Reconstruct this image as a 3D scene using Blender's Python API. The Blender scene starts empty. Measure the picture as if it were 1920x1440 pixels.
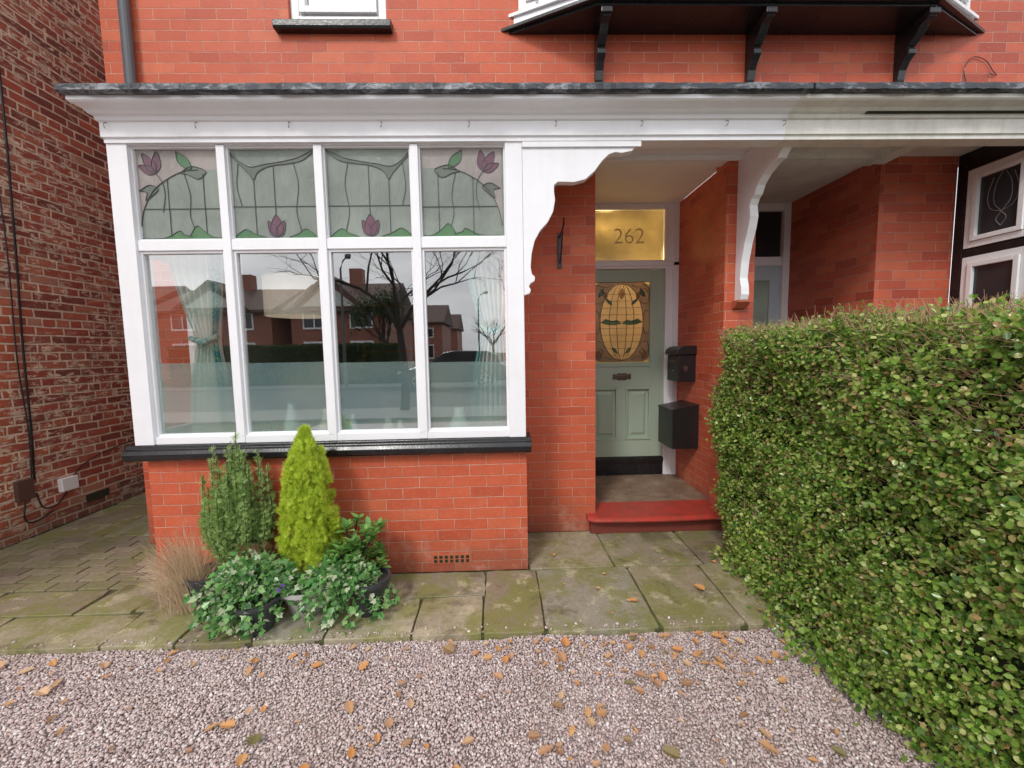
import bpy, math, random
import numpy as np
from mathutils import Vector, Matrix
random.seed(7); rng=np.random.default_rng(7)
scene=bpy.context.scene
COL=bpy.context.collection
R=math.radians

# ------------------------------------------------------------------ helpers
class NT:
    def __init__(s,name):
        s.mat=bpy.data.materials.new(name); s.mat.use_nodes=True
        s.nt=s.mat.node_tree; s.nt.nodes.clear()
        s.out=s.n("ShaderNodeOutputMaterial")
    def n(s,t,**k):
        nd=s.nt.nodes.new(t)
        for a,b in k.items(): setattr(nd,a,b)
        return nd
    def l(s,a,b): s.nt.links.new(a,b)
    def set(s,inp,v):
        if isinstance(v,bpy.types.NodeSocket): s.l(v,inp)
        else:
            if isinstance(v,(tuple,list)) and len(v)==3 and inp.type=='RGBA': v=(*v,1)
            inp.default_value=v
    def math(s,op,a,b=0.0,c=None):
        m=s.n("ShaderNodeMath",operation=op); s.set(m.inputs[0],a); s.set(m.inputs[1],b)
        if c is not None: s.set(m.inputs[2],c)
        return m.outputs[0]
    def mix(s,f,a,b,mode='MIX'):
        m=s.n("ShaderNodeMix",data_type='RGBA',blend_type=mode); m.clamp_factor=True
        s.set(m.inputs[0],f); s.set(m.inputs[6],a); s.set(m.inputs[7],b); return m.outputs[2]
    def noise(s,vec,scale,detail=4,rough=.55,dist=0.0):
        m=s.n("ShaderNodeTexNoise"); 
        if vec is not None: s.l(vec,m.inputs['Vector'])
        m.inputs['Scale'].default_value=scale; m.inputs['Detail'].default_value=detail
        m.inputs['Roughness'].default_value=rough; m.inputs['Distortion'].default_value=dist
        return m.outputs[0]
    def ramp(s,f,stops,const=False):
        m=s.n("ShaderNodeValToRGB"); s.l(f,m.inputs[0]); cr=m.color_ramp
        if const: cr.interpolation='CONSTANT'
        while len(cr.elements)<len(stops): cr.elements.new(.5)
        for e,(p,c) in zip(cr.elements,stops):
            e.position=p
            if not isinstance(c,(tuple,list)): c=(c,c,c)
            e.color=(*c,1)
        return m.outputs[0]
    def pos(s): return s.n("ShaderNodeNewGeometry").outputs['Position']
    def island(s): return s.n("ShaderNodeNewGeometry").outputs['Random Per Island']
    def scale(s,vec,sc):
        m=s.n("ShaderNodeMapping"); s.l(vec,m.inputs[0]); m.inputs['Scale'].default_value=sc; return m.outputs[0]
    def maprange(s,v,a,b,c,d):
        m=s.n("ShaderNodeMapRange"); s.l(v,m.inputs[0])
        for i,x in enumerate((a,b,c,d)): m.inputs[i+1].default_value=x
        return m.outputs[0]
    def bump(s,h,strength=.3,dist=.01,normal=None):
        b=s.n("ShaderNodeBump"); s.l(h,b.inputs['Height']); b.inputs['Strength'].default_value=strength
        b.inputs['Distance'].default_value=dist
        if normal is not None: s.l(normal,b.inputs['Normal'])
        return b.outputs[0]
    def bsdf(s,color,rough=.6,normal=None,metal=0,spec=.5,**k):
        b=s.n("ShaderNodeBsdfPrincipled"); s.set(b.inputs['Base Color'],color); s.set(b.inputs['Roughness'],rough)
        s.set(b.inputs['Metallic'],metal); s.set(b.inputs['Specular IOR Level'],spec)
        if normal is not None: s.l(normal,b.inputs['Normal'])
        for a,v in k.items(): s.set(b.inputs[a.replace('_',' ')],v)
        return b.outputs[0]
    def end(s,sh): s.l(sh,s.out.inputs[0]); return s.mat

def empty(name,loc,label,category,group=None):
    e=bpy.data.objects.new(name,None); e.location=loc; e.empty_display_size=.1
    COL.objects.link(e); e["label"]=label; e["category"]=category
    if group: e["group"]=group
    return e
def subempty(name,loc,parent,label=None):
    e=bpy.data.objects.new(name,None); e.location=loc; e.empty_display_size=.1; COL.objects.link(e)
    e.parent=parent; e.matrix_parent_inverse=Matrix.Translation(-Vector(parent.location))
    if label: e["label"]=label
    return e
def link(name,me,mat,parent=None,label=None,category=None,kind=None,group=None,bevel=0,smooth=False):
    o=bpy.data.objects.new(name,me); COL.objects.link(o)
    if mat is not None: me.materials.append(mat)
    if parent is not None:
        o.parent=parent
        pl=Vector((0,0,0))
        if parent.type=='EMPTY': pl=Vector(parent.location)
        o.matrix_parent_inverse=Matrix.Translation(-pl)
    if label: o["label"]=label
    if category: o["category"]=category
    if kind: o["kind"]=kind
    if group: o["group"]=group
    if bevel:
        m=o.modifiers.new("b",'BEVEL'); m.width=bevel; m.segments=2; m.limit_method='ANGLE'; m.angle_limit=R(40)
    if smooth:
        for p in me.polygons: p.use_smooth=True
    return o
class MB:
    def __init__(s): s.v=[]; s.f=[]
    def box(s,x0,x1,y0,y1,z0,z1):
        b=len(s.v)
        s.v+= [(x0,y0,z0),(x1,y0,z0),(x1,y1,z0),(x0,y1,z0),(x0,y0,z1),(x1,y0,z1),(x1,y1,z1),(x0,y1,z1)]
        s.f+= [(b,b+3,b+2,b+1),(b+4,b+5,b+6,b+7),(b,b+1,b+5,b+4),(b+1,b+2,b+6,b+5),(b+2,b+3,b+7,b+6),(b+3,b,b+4,b+7)]
        return s
    def quad(s,x0,x1,z0,z1,y):
        b=len(s.v); s.v+= [(x0,y,z0),(x1,y,z0),(x1,y,z1),(x0,y,z1)]; s.f.append((b,b+1,b+2,b+3)); return s
    def poly(s,pts,y):
        b=len(s.v); s.v+= [(x,y,z) for x,z in pts]; s.f.append(tuple(range(b,b+len(pts)))); return s
    def prism(s,pts,axis,a,bb):
        n=len(pts); b=len(s.v)
        for t in (a,bb):
            for p in pts:
                if axis=='y': s.v.append((p[0],t,p[1]))
                elif axis=='x': s.v.append((t,p[0],p[1]))
                else: s.v.append((p[0],p[1],t))
        s.f.append(tuple(range(b,b+n))); s.f.append(tuple(range(b+2*n-1,b+n-1,-1)))
        for i in range(n):
            j=(i+1)%n; s.f.append((b+i,b+n+i,b+n+j,b+j))
        return s
    def tube(s,pts,r,seg=8,caps=True):
        pts=[Vector(p) for p in pts]; n=len(pts); b=len(s.v)
        rr=r if isinstance(r,(list,tuple)) else [r]*n
        if len(rr)<n: rr=[rr[0]+(rr[-1]-rr[0])*i/(n-1) for i in range(n)]
        up=Vector((0.13,0.21,.97)).normalized()
        for i,p in enumerate(pts):
            d=(pts[min(i+1,n-1)]-pts[max(i-1,0)]).normalized()
            ref=Vector((1,0,0)) if abs(d.dot(up))>.98 else up
            a=d.cross(ref).normalized(); c=d.cross(a).normalized()
            for k in range(seg):
                t=2*math.pi*k/seg; s.v.append(tuple(p+a*math.cos(t)*rr[i]+c*math.sin(t)*rr[i]))
        for i in range(n-1):
            for k in range(seg):
                k2=(k+1)%seg
                s.f.append((b+i*seg+k,b+i*seg+k2,b+(i+1)*seg+k2,b+(i+1)*seg+k))
        if caps:
            s.f.append(tuple(b+k for k in range(seg-1,-1,-1))); s.f.append(tuple(b+(n-1)*seg+k for k in range(seg)))
        return s
    def lathe(s,prof,cx,cy,seg=24):
        b=len(s.v); n=len(prof)
        for r,z in prof:
            for k in range(seg):
                t=2*math.pi*k/seg; s.v.append((cx+r*math.cos(t),cy+r*math.sin(t),z))
        for i in range(n-1):
            for k in range(seg):
                k2=(k+1)%seg; s.f.append((b+i*seg+k,b+i*seg+k2,b+(i+1)*seg+k2,b+(i+1)*seg+k))
        s.f.append(tuple(b+k for k in range(seg-1,-1,-1)))
        s.f.append(tuple(b+(n-1)*seg+k for k in range(seg)))
        return s
    def ribbon(s,pts,w,y0,y1):
        n=len(pts); L=[];Rr=[]
        for i in range(n):
            a=pts[max(i-1,0)]; c=pts[min(i+1,n-1)]
            dx,dz=c[0]-a[0],c[1]-a[1]; m=math.hypot(dx,dz) or 1
            nx,nz=-dz/m*w/2,dx/m*w/2
            L.append((pts[i][0]+nx,pts[i][1]+nz)); Rr.append((pts[i][0]-nx,pts[i][1]-nz))
        for i in range(n-1): s.prism([L[i],L[i+1],Rr[i+1],Rr[i]],'y',y0,y1)
        return s
    def me(s,name):
        m=bpy.data.meshes.new(name); m.from_pydata(s.v,[],s.f); m.update()
        import bmesh
        bm=bmesh.new(); bm.from_mesh(m); bmesh.ops.recalc_face_normals(bm,faces=bm.faces); bm.to_mesh(m); bm.free()
        return m
    def obj(s,name,mat,parent=None,**k): return link(name,s.me(name),mat,parent,**k)

def spline(pts,n=8):
    P=[np.array(p,float) for p in pts]; P=[2*P[0]-P[1]]+P+[2*P[-1]-P[-2]]; out=[]
    for i in range(1,len(P)-2):
        for k in range(n):
            t=k/n; a,b,c,d=P[i-1],P[i],P[i+1],P[i+2]
            out.append(tuple(.5*((2*b)+(-a+c)*t+(2*a-5*b+4*c-d)*t*t+(-a+3*b-3*c+d)*t**3)))
    out.append(tuple(P[-2])); return out

def fastmesh(name,V,loops,sizes,smooth=False):
    me=bpy.data.meshes.new(name)
    me.vertices.add(len(V)); me.vertices.foreach_set('co',np.asarray(V,dtype=np.float32).ravel())
    me.loops.add(len(loops)); me.loops.foreach_set('vertex_index',np.asarray(loops,dtype=np.int32))
    st=np.concatenate([[0],np.cumsum(sizes)[:-1]]).astype(np.int32)
    me.polygons.add(len(sizes)); me.polygons.foreach_set('loop_start',st)
    if smooth: me.polygons.foreach_set('use_smooth',np.ones(len(sizes),dtype=bool))
    me.update(calc_edges=True); me.validate()
    return me
def nrm(a): return a/np.maximum(np.linalg.norm(a,axis=-1,keepdims=True),1e-9)
def scatter(name,tv,tf,pos,axis,normal,size,smooth=False,deform=None):
    tv=np.array(tv,float); N=len(pos); k=len(tv)
    y=nrm(axis); x=nrm(np.cross(y,normal)); z=np.cross(x,y)
    size=np.broadcast_to(np.asarray(size,float).reshape(N,-1),(N,3)) if np.ndim(size) else np.full((N,3),size)
    T=tv[None]*size[:,None,:]
    if deform is not None: T=deform(T)
    V=pos[:,None,:]+T[...,0:1]*x[:,None,:]+T[...,1:2]*y[:,None,:]+T[...,2:3]*z[:,None,:]
    fl=np.concatenate([np.array(f) for f in tf]); sz=np.array([len(f) for f in tf])
    loops=(fl[None,:]+(np.arange(N)*k)[:,None]).ravel()
    return fastmesh(name,V.reshape(-1,3),loops,np.tile(sz,N),smooth)
LEAF_V=[(0,0,0),(.30,.28,.07),(.26,.68,.06),(0,1,-.04),(-.26,.68,.06),(-.30,.28,.07)]
LEAF_F=[(0,1,2,3),(0,3,4,5)]
def rdir(n): return nrm(rng.normal(size=(n,3)))

# ------------------------------------------------------------------ materials
def brick_uv(m):
    g=m.n("ShaderNodeNewGeometry"); sp=m.n("ShaderNodeSeparateXYZ"); m.l(g.outputs['Position'],sp.inputs[0])
    sn=m.n("ShaderNodeSeparateXYZ"); m.l(g.outputs['True Normal'],sn.inputs[0])
    f=m.math('GREATER_THAN',m.math('ABSOLUTE',sn.outputs[0]),.6)
    mx=m.n("ShaderNodeMix",data_type='FLOAT'); m.l(f,mx.inputs[0]); m.l(sp.outputs[0],mx.inputs[2]); m.l(sp.outputs[1],mx.inputs[3])
    c=m.n("ShaderNodeCombineXYZ"); m.l(mx.outputs[0],c.inputs[0]); m.l(sp.outputs[2],c.inputs[1])
    return c.outputs[0],sp
def brick_mat(name,stops,mortar,msize=.0035,bw=.225,rh=.0745,squash=1.0,sf=2,rough=.55,grime=.5,mort_noise=0.0,mort_lo=.52,bumpd=.006,wob=.004,soot=None,sootcol=(.10,.045,.04),fine=.22,corner=False,blot=.2,nlo=(.36,.25)):
    m=NT(name); uv,sp=brick_uv(m)
    nz=m.n("ShaderNodeTexNoise"); m.l(uv,nz.inputs['Vector']); nz.inputs['Scale'].default_value=5.0; nz.inputs['Detail'].default_value=5
    va=m.n("ShaderNodeVectorMath",operation='MULTIPLY_ADD'); m.l(nz.outputs['Color'],va.inputs[0]); va.inputs[1].default_value=(wob*2,wob*2,0); m.l(uv,va.inputs[2])
    b=m.n("ShaderNodeTexBrick"); m.l(va.outputs[0],b.inputs['Vector'])
    b.offset=.5; b.squash=squash; b.squash_frequency=sf
    b.inputs['Color1'].default_value=(0,0,0,1); b.inputs['Color2'].default_value=(1,1,1,1); b.inputs['Mortar'].default_value=(.5,.5,.5,1)
    b.inputs['Scale'].default_value=1; b.inputs['Mortar Size'].default_value=msize; b.inputs['Mortar Smooth'].default_value=.45
    b.inputs['Bias'].default_value=0; b.inputs['Brick Width'].default_value=bw; b.inputs['Row Height'].default_value=rh
    col=m.ramp(b.outputs['Color'],stops)
    if corner:
        k=m.math('MULTIPLY',m.maprange(m.math('ADD',sp.outputs[1],m.math('MULTIPLY',m.noise(m.pos(),3,3),.25)),3.45,3.65,1,0),m.maprange(sp.outputs[2],1.95,2.05,1,0))
        col=m.mix(m.math('MULTIPLY',k,.75),col,(.62,.15,.065))
    n1=m.noise(m.pos(),9,5,.6); col=m.mix(m.math('MULTIPLY',m.ramp(n1,[(.42,0),(.7,1)]),fine),col,(.32,.06,.035))
    n2=m.noise(m.pos(),60,4,.7); col=m.mix(m.math('MULTIPLY',m.ramp(n2,[(.5,0),(.75,1)]),.35),col,(.72,.27,.15))
    n2b=m.noise(m.pos(),120,4,.75); col=m.mix(m.math('MULTIPLY',m.ramp(n2b,[(.60,0),(.70,1)]),.6),col,(.16,.05,.035))
    if soot: 
        ns=m.noise(m.pos(),1.3,5,.65); col=m.mix(m.math('MULTIPLY',m.ramp(ns,[(.42,0),(.62,1)]),soot),col,sootcol)
    nb0=m.noise(m.pos(),.9,4,.6); col=m.mix(m.math('MULTIPLY',m.ramp(nb0,[(.4,0),(.7,1)]),blot),col,(.38,.08,.05))
    mort=m.mix(m.ramp(m.noise(m.pos(),6,5,.7),[(.35,0),(.7,1)]),mortar,tuple(c*.5 for c in mortar))
    fac=m.math('MULTIPLY',b.outputs['Fac'],m.maprange(m.noise(m.pos(),16,4,.7),.3,.6,.5,1.0))
    h0=b.outputs['Fac']
    if mort_noise:
        nm=m.noise(m.scale(m.pos(),(1,.6,1.3)),17,6,.75,.6); nl=m.noise(m.pos(),1.3,3,.6)
        k=m.math('MULTIPLY',m.ramp(nm,[(mort_lo,0),(mort_lo+.06,1)]),m.ramp(nl,[nlo,(.50,1)]))
        fac=m.math('MAXIMUM',fac,m.math('MULTIPLY',k,mort_noise))
    col=m.mix(fac,col,mort)
    z=sp.outputs[2]
    zn=m.math('ADD',z,m.math('MULTIPLY',m.noise(m.pos(),4,5,.6),-.30))
    damp=m.maprange(zn,-.16,.14,1,0)
    col=m.mix(m.math('MULTIPLY',damp,grime),col,(.10,.075,.05))
    e=m.maprange(z,.05,.6,1,0)
    ef=m.math('MULTIPLY',m.ramp(m.noise(m.pos(),7,6,.7),[(.52,0),(.7,1)]),e); col=m.mix(m.math('MULTIPLY',ef,.35),col,(.60,.42,.35))
    h=m.math('SUBTRACT',m.math('MULTIPLY',n2,.4),h0)
    nb=m.bump(h,.8,bumpd)
    return m.end(m.bsdf(col,rough,nb,spec=.35))
RED=[(0,(.46,.078,.036)),(.2,(.57,.110,.050)),(.55,(.61,.125,.056)),(.85,(.54,.100,.045)),(1,(.67,.165,.075))]
M_brick=brick_mat("red_facing_brick",RED,(.76,.44,.33),msize=.0033,mort_noise=.22,mort_lo=.62,blot=.15)
M_brickn=brick_mat("adjoining_red_brick",[(0,(.38,.062,.034)),(.5,(.54,.102,.050)),(1,(.60,.14,.07))],(.58,.34,.27),msize=.0033,soot=.18,mort_noise=.2,mort_lo=.62)
OLD=[(0,(.15,.045,.04)),(.25,(.34,.075,.05)),(.5,(.52,.125,.07)),(.7,(.22,.06,.05)),(.85,(.56,.17,.09)),(1,(.50,.26,.17))]
M_brickold=brick_mat("weathered_common_brick",OLD,(.96,.80,.60),msize=.0105,squash=.5,sf=4,rough=.85,mort_noise=.88,mort_lo=.515,bumpd=.022,wob=.012,soot=.35,sootcol=(.15,.065,.05),grime=.6,corner=True,nlo=(.42,.06))
M_brickfar=brick_mat("street_house_brick",[(0,(.25,.07,.05)),(1,(.38,.13,.08))],(.4,.35,.3),msize=.008)

def paint(name,col,rough=.3,dirt=.12,dirtcol=(.35,.33,.28),bs=.06):
    m=NT(name); p=m.pos()
    d=m.ramp(m.noise(p,5,7,.7),[(.45,0),(.75,1)])
    c=m.mix(m.math('MULTIPLY',d,dirt),col,dirtcol)
    sm=m.noise(m.scale(p,(1.5,1.5,.12)),14,4,.6)
    c=m.mix(m.math('MULTIPLY',m.ramp(sm,[(.5,0),(.8,1)]),dirt*.8),c,dirtcol)
    fl=m.ramp(m.noise(p,90,4,.8),[(.66,0),(.72,1)]); c=m.mix(m.math('MULTIPLY',fl,dirt*1.6),c,dirtcol)
    nb=m.bump(m.noise(p,55,4,.6),bs,.004)
    r=m.math('ADD',m.math('MULTIPLY',m.noise(p,8,3),.25),rough-.1)
    return m.end(m.bsdf(c,r,nb))
M_white=paint("white_gloss_paint",(.86,.86,.89),.32,.10,(.45,.44,.40),.10)
M_whitedirty=paint("weathered_white_paint",(.80,.78,.73),.5,.38,(.36,.32,.26),.25)
M_ceil=paint("cream_ceiling_paint",(.88,.88,.86),.6,.08)
M_black=paint("black_gloss_paint",(.010,.010,.012),.22,.22,(.06,.055,.05),.25)
M_green=paint("sage_green_paint",(.38,.46,.36),.38,.06,(.2,.22,.15),.04)
M_bluedoor=paint("pale_blue_paint",(.50,.60,.66),.4,.1)
M_upvc=paint("white_plastic",(.86,.86,.87),.25,.05)
M_metal=paint("black_metal",(.014,.014,.015),.3,.12,(.06,.06,.06),.05)
def mk_lead():
    m=NT("lead_flashing"); p=m.pos()
    c=m.ramp(m.noise(m.scale(p,(.6,1,1.4)),11,7,.75,.5),[(.30,(.020,.022,.028)),(.50,(.055,.06,.07)),(.60,(.26,.27,.29)),(.66,(.05,.052,.06)),(.8,(.025,.027,.03))])
    return m.end(m.bsdf(c,.45,m.bump(m.noise(p,14,5,.6),.6,.01),metal=.3))
M_lead=mk_lead()
def mk_pipe():
    m=NT("grey_cast_iron"); return m.end(m.bsdf((.10,.105,.12),.35,m.bump(m.noise(m.pos(),40),.1,.003)))
M_pipe=mk_pipe()
def mk_glass(name,refl,tint,wav=.0006,rough=0.0):
    m=NT(name); p=m.pos()
    nb=m.bump(m.noise(p,1.6,1,.4),.06,wav*10)
    g=m.n("ShaderNodeBsdfGlossy"); g.inputs['Roughness'].default_value=rough; g.inputs['Color'].default_value=(1,1,1,1); m.l(nb,g.inputs['Normal'])
    t=m.n("ShaderNodeBsdfTransparent"); t.inputs['Color'].default_value=(*tint,1)
    ge=m.n("ShaderNodeNewGeometry"); dt=m.n("ShaderNodeVectorMath",operation='DOT_PRODUCT'); m.l(ge.outputs['Incoming'],dt.inputs[0]); m.l(ge.outputs['True Normal'],dt.inputs[1])
    c=m.math('SUBTRACT',1.0,m.math('ABSOLUTE',dt.outputs['Value'])); sch=m.math('POWER',c,5.0)
    f=m.math('MINIMUM',m.math('ADD',m.math('MULTIPLY',sch,1-refl),refl),1.0)
    mx=m.n("ShaderNodeMixShader"); m.l(f,mx.inputs[0]); m.l(t.outputs[0],mx.inputs[1]); m.l(g.outputs[0],mx.inputs[2])
    return m.end(mx.outputs[0])
M_glass=mk_glass("window_glass",.30,(.98,.99,.985))
M_glassup=mk_glass("upper_window_glass",.5,(.5,.55,.55))
def mk_stained(name,col,trans=.35,rough=.12,bs=.5,scale=26,var=.25):
    m=NT(name); p=m.pos()
    n=m.noise(m.scale(p,(1,1,.35)),scale,5,.65,.4); n2=m.noise(p,3.0,3,.5)
    c=m.mix(m.ramp(n2,[(.35,0),(.65,1)]),col,tuple(min(1,x*(1-var)) for x in col))
    nb=m.bump(n,bs,.012)
    b=m.bsdf(c,rough,nb,spec=.6)
    tr=m.n("ShaderNodeBsdfTranslucent"); m.set(tr.inputs[0],c)
    t=m.n("ShaderNodeBsdfTransparent"); m.set(t.inputs[0],c)
    a=m.n("ShaderNodeMixShader"); a.inputs[0].default_value=.5; m.l(tr.outputs[0],a.inputs[1]); m.l(t.outputs[0],a.inputs[2])
    mx=m.n("ShaderNodeMixShader"); mx.inputs[0].default_value=trans; m.l(b,mx.inputs[1]); m.l(a.outputs[0],mx.inputs[2])
    return m.end(mx.outputs[0])
M_sg_clear=mk_stained("textured_clear_glass",(.48,.54,.48),.45,.08,.8)
M_sg_beige=mk_stained("textured_pinkish_glass",(.54,.48,.45),.3,.10,.8)
M_sg_green=mk_stained("green_stained_glass",(.15,.32,.15),.35)
M_sg_grey=mk_stained("smoky_stained_glass",(.24,.28,.23),.35)
M_sg_purple=mk_stained("purple_stained_glass",(.27,.13,.18),.35)
M_sg_amber=mk_stained("amber_stained_glass",(.68,.50,.27),.55,.1,.6)
M_sg_yellow=mk_stained("yellow_obscured_glass",(.62,.50,.23),.40,.10,.35,14,.4)
M_sg_num=mk_stained("pale_number_glass",(.92,.82,.52),.30,.3,.1,14)
M_sg_dark=mk_stained("brown_tinted_glass",(.44,.35,.25),.5,.08,.6)
M_sg_dgreen=mk_stained("deep_green_glass",(.12,.26,.14),.45)
M_sg_orange=mk_stained("orange_stained_glass",(.62,.33,.13),.5)
def simple(name,col,rough=.5,metal=0,bs=0,sc=40,**k):
    m=NT(name); nb=m.bump(m.noise(m.pos(),sc),bs,.005) if bs else None
    c=m.mix(m.math('MULTIPLY',m.noise(m.pos(),7,5,.65),.35),col,tuple(x*.55 for x in col))
    return m.end(m.bsdf(c,rough,nb,metal,**k))
M_came=simple("lead_came",(.07,.072,.075),.4,.4)
M_pewter=simple("aged_pewter",(.20,.15,.13),.35,.8,.2)
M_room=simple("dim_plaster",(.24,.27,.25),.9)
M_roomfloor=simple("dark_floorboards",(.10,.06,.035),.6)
M_hall=simple("hall_cream_plaster",(.60,.54,.42),.9)
def mk_frost():
    m=NT("frosted_window_film"); p=m.pos()
    c=m.ramp(m.noise(p,2.2,3,.5),[(.35,(.28,.44,.46)),(.55,(.42,.55,.51)),(.7,(.48,.56,.50))])
    b=m.bsdf(c,.6); t=m.n("ShaderNodeBsdfTransparent"); t.inputs[0].default_value=(.9,.95,.95,1)
    mx=m.n("ShaderNodeMixShader"); mx.inputs[0].default_value=.50; m.l(b,mx.inputs[1]); m.l(t.outputs[0],mx.inputs[2])
    return m.end(mx.outputs[0])
M_frost=mk_frost()
def mk_cloth(name,a,b,sc,tr_=.35):
    m=NT(name); c=m.mix(m.ramp(m.noise(m.pos(),sc,3,.5,1.0),[(.45,0),(.55,1)]),a,b)
    s=m.bsdf(c,.9); tr=m.n("ShaderNodeBsdfTranslucent"); m.set(tr.inputs[0],c)
    mx=m.n("ShaderNodeMixShader"); mx.inputs[0].default_value=tr_; m.l(s,mx.inputs[1]); m.l(tr.outputs[0],mx.inputs[2]); return m.end(mx.outputs[0])
M_cloth=mk_cloth("pale_curtain_cloth",(.90,.93,.88),(.80,.89,.81),9,.25)
M_teal=mk_cloth("teal_patterned_cloth",(.07,.34,.38),(.36,.55,.42),30,.25)
def mk_flags():
    m=NT("mossy_york_stone"); p=m.pos(); isl=m.island()
    c=m.ramp(isl,[(0,(.21,.165,.12)),(.3,(.36,.30,.205)),(.6,(.43,.37,.265)),(.85,(.28,.245,.185)),(1,(.41,.38,.31))])
    c=m.mix(m.math('MULTIPLY',m.ramp(m.noise(p,22,7,.75),[(.4,0),(.7,1)]),.5),c,(.15,.12,.08))
    moss=m.ramp(m.noise(p,3.4,8,.75,.4),[(.44,0),(.56,1)]); c=m.mix(m.math('MULTIPLY',moss,.72),c,(.20,.21,.045))
    c=m.mix(m.math('MULTIPLY',m.ramp(m.noise(p,5.5,6,.75),[(.55,0),(.63,1)]),.62),c,(.58,.51,.36))
    dk=m.ramp(m.noise(p,2.6,7,.75,.6),[(.54,0),(.62,1)]); c=m.mix(m.math('MULTIPLY',dk,.62),c,(.11,.09,.055))
    c=m.mix(m.math('MULTIPLY',m.ramp(m.noise(p,85,4,.8),[(.56,0),(.68,1)]),.55),c,(.06,.055,.035))
    h=m.math('ADD',m.math('MULTIPLY',m.noise(p,9,6,.65),.9),m.math('MULTIPLY',m.noise(p,90,3,.6),.25))
    r=m.math('ADD',m.math('MULTIPLY',m.noise(p,4,4),.5),.27)
    return m.end(m.bsdf(c,r,m.bump(h,.7,.012)))
M_flag=mk_flags()
def mk_paver():
    m=NT("mossy_block_paving"); p=m.pos()
    c=m.ramp(m.island(),[(0,(.21,.165,.12)),(.5,(.27,.215,.155)),(1,(.33,.27,.20))])
    c=m.mix(m.math('MULTIPLY',m.ramp(m.noise(p,3,6,.7),[(.42,0),(.6,1)]),.65),c,(.18,.195,.05))
    c=m.mix(m.math('MULTIPLY',m.ramp(m.noise(p,40,5,.7),[(.5,0),(.7,1)]),.5),c,(.08,.07,.045))
    return m.end(m.bsdf(c,.7,m.bump(m.noise(p,50,4,.7),.5,.008)))
M_paver=mk_paver()
def mk_soil(name="soil_and_moss",a=(.045,.036,.024),b=(.08,.095,.025)):
    m=NT(name); p=m.pos()
    c=m.mix(m.ramp(m.noise(p,6,6,.7),[(.4,0),(.6,1)]),a,b)
    return m.end(m.bsdf(c,.95,m.bump(m.noise(p,60,5,.7),.8,.01)))
M_soil=mk_soil()
M_joint=mk_soil("mossy_joint_sand",(.075,.06,.04),(.10,.125,.025))
def mk_gravelbed():
    m=NT("gravel_bed"); p=m.pos()
    v=m.n("ShaderNodeTexVoronoi"); m.l(p,v.inputs['Vector']); v.inputs['Scale'].default_value=75
    sp=m.n("ShaderNodeSeparateColor"); m.l(v.outputs['Color'],sp.inputs[0])
    c=m.ramp(sp.outputs[0],[(0,(.28,.21,.20)),(.4,(.44,.35,.335)),(.8,(.56,.46,.44)),(1,(.62,.54,.52))])
    return m.end(m.bsdf(c,.8,m.bump(v.outputs['Distance'],.8,.01)))
M_bed=mk_gravelbed()
def mk_stone():
    m=NT("pink_grey_gravel"); p=m.pos()
    c=m.ramp(m.island(),[(0,(.26,.19,.18)),(.06,(.42,.32,.305)),(.22,(.58,.46,.445)),(.42,(.49,.375,.36)),(.56,(.65,.53,.51)),(.70,(.56,.41,.37)),(.79,(.74,.635,.61)),(.89,(.55,.49,.49)),(.95,(.84,.77,.74))],True)
    c=m.mix(m.math('MULTIPLY',m.noise(p,150,3,.6),.3),c,(.36,.27,.255))
    c=m.mix(m.math('MULTIPLY',m.ramp(m.noise(p,1.7,5,.65),[(.5,0),(.70,1)]),.28),c,(.35,.28,.21))
    return m.end(m.bsdf(c,.6))
M_stone=mk_stone()
def mk_leafm(name,stops,rough=.4,trans=.25,dark=.30,dcol=(.04,.07,.018),sc=2.2):
    m=NT(name); c=m.ramp(m.island(),stops)
    pn=m.noise(m.pos(),sc,3,.6); c=m.mix(m.math('MULTIPLY',m.ramp(pn,[(.4,0),(.65,1)]),dark),c,dcol)
    s=m.bsdf(c,rough,None,spec=.5); tr=m.n("ShaderNodeBsdfTranslucent"); m.set(tr.inputs[0],c)
    mx=m.n("ShaderNodeMixShader"); mx.inputs[0].default_value=trans; m.l(s,mx.inputs[1]); m.l(tr.outputs[0],mx.inputs[2]); return m.end(mx.outputs[0])
M_hedge=mk_leafm("privet_leaves",[(0,(.06,.15,.022)),(.18,(.14,.29,.04)),(.48,(.27,.44,.07)),(.74,(.44,.57,.12)),(.91,(.66,.71,.27)),(.96,(.56,.42,.18)),(1,(.44,.24,.09))],.22,.36,.22,(.03,.07,.012))
M_yconif=mk_leafm("golden_conifer_foliage",[(0,(.38,.52,.03)),(.5,(.64,.79,.07)),(1,(.88,.94,.18))],.6,.42,.2,(.20,.36,.03),9)
M_gconif=mk_leafm("green_conifer_foliage",[(0,(.16,.31,.08)),(.5,(.34,.53,.15)),(1,(.58,.70,.28))],.6,.40,.12)
M_ivy=mk_leafm("ivy_leaves",[(0,(.06,.20,.05)),(.45,(.15,.37,.10)),(.75,(.29,.52,.17)),(.9,(.60,.66,.42)),(1,(.50,.56,.38))],.26)
M_laurel=mk_leafm("glossy_evergreen_leaves",[(0,(.10,.28,.05)),(.6,(.22,.46,.10)),(1,(.42,.64,.20))],.22)
M_straw=mk_leafm("dry_grass_blades",[(0,(.42,.28,.16)),(.5,(.64,.48,.31)),(1,(.78,.64,.46))],.7,.2,.1)
M_heather=mk_leafm("russet_heather",[(0,(.20,.07,.05)),(.5,(.30,.12,.08)),(1,(.18,.24,.08))],.7)
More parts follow.
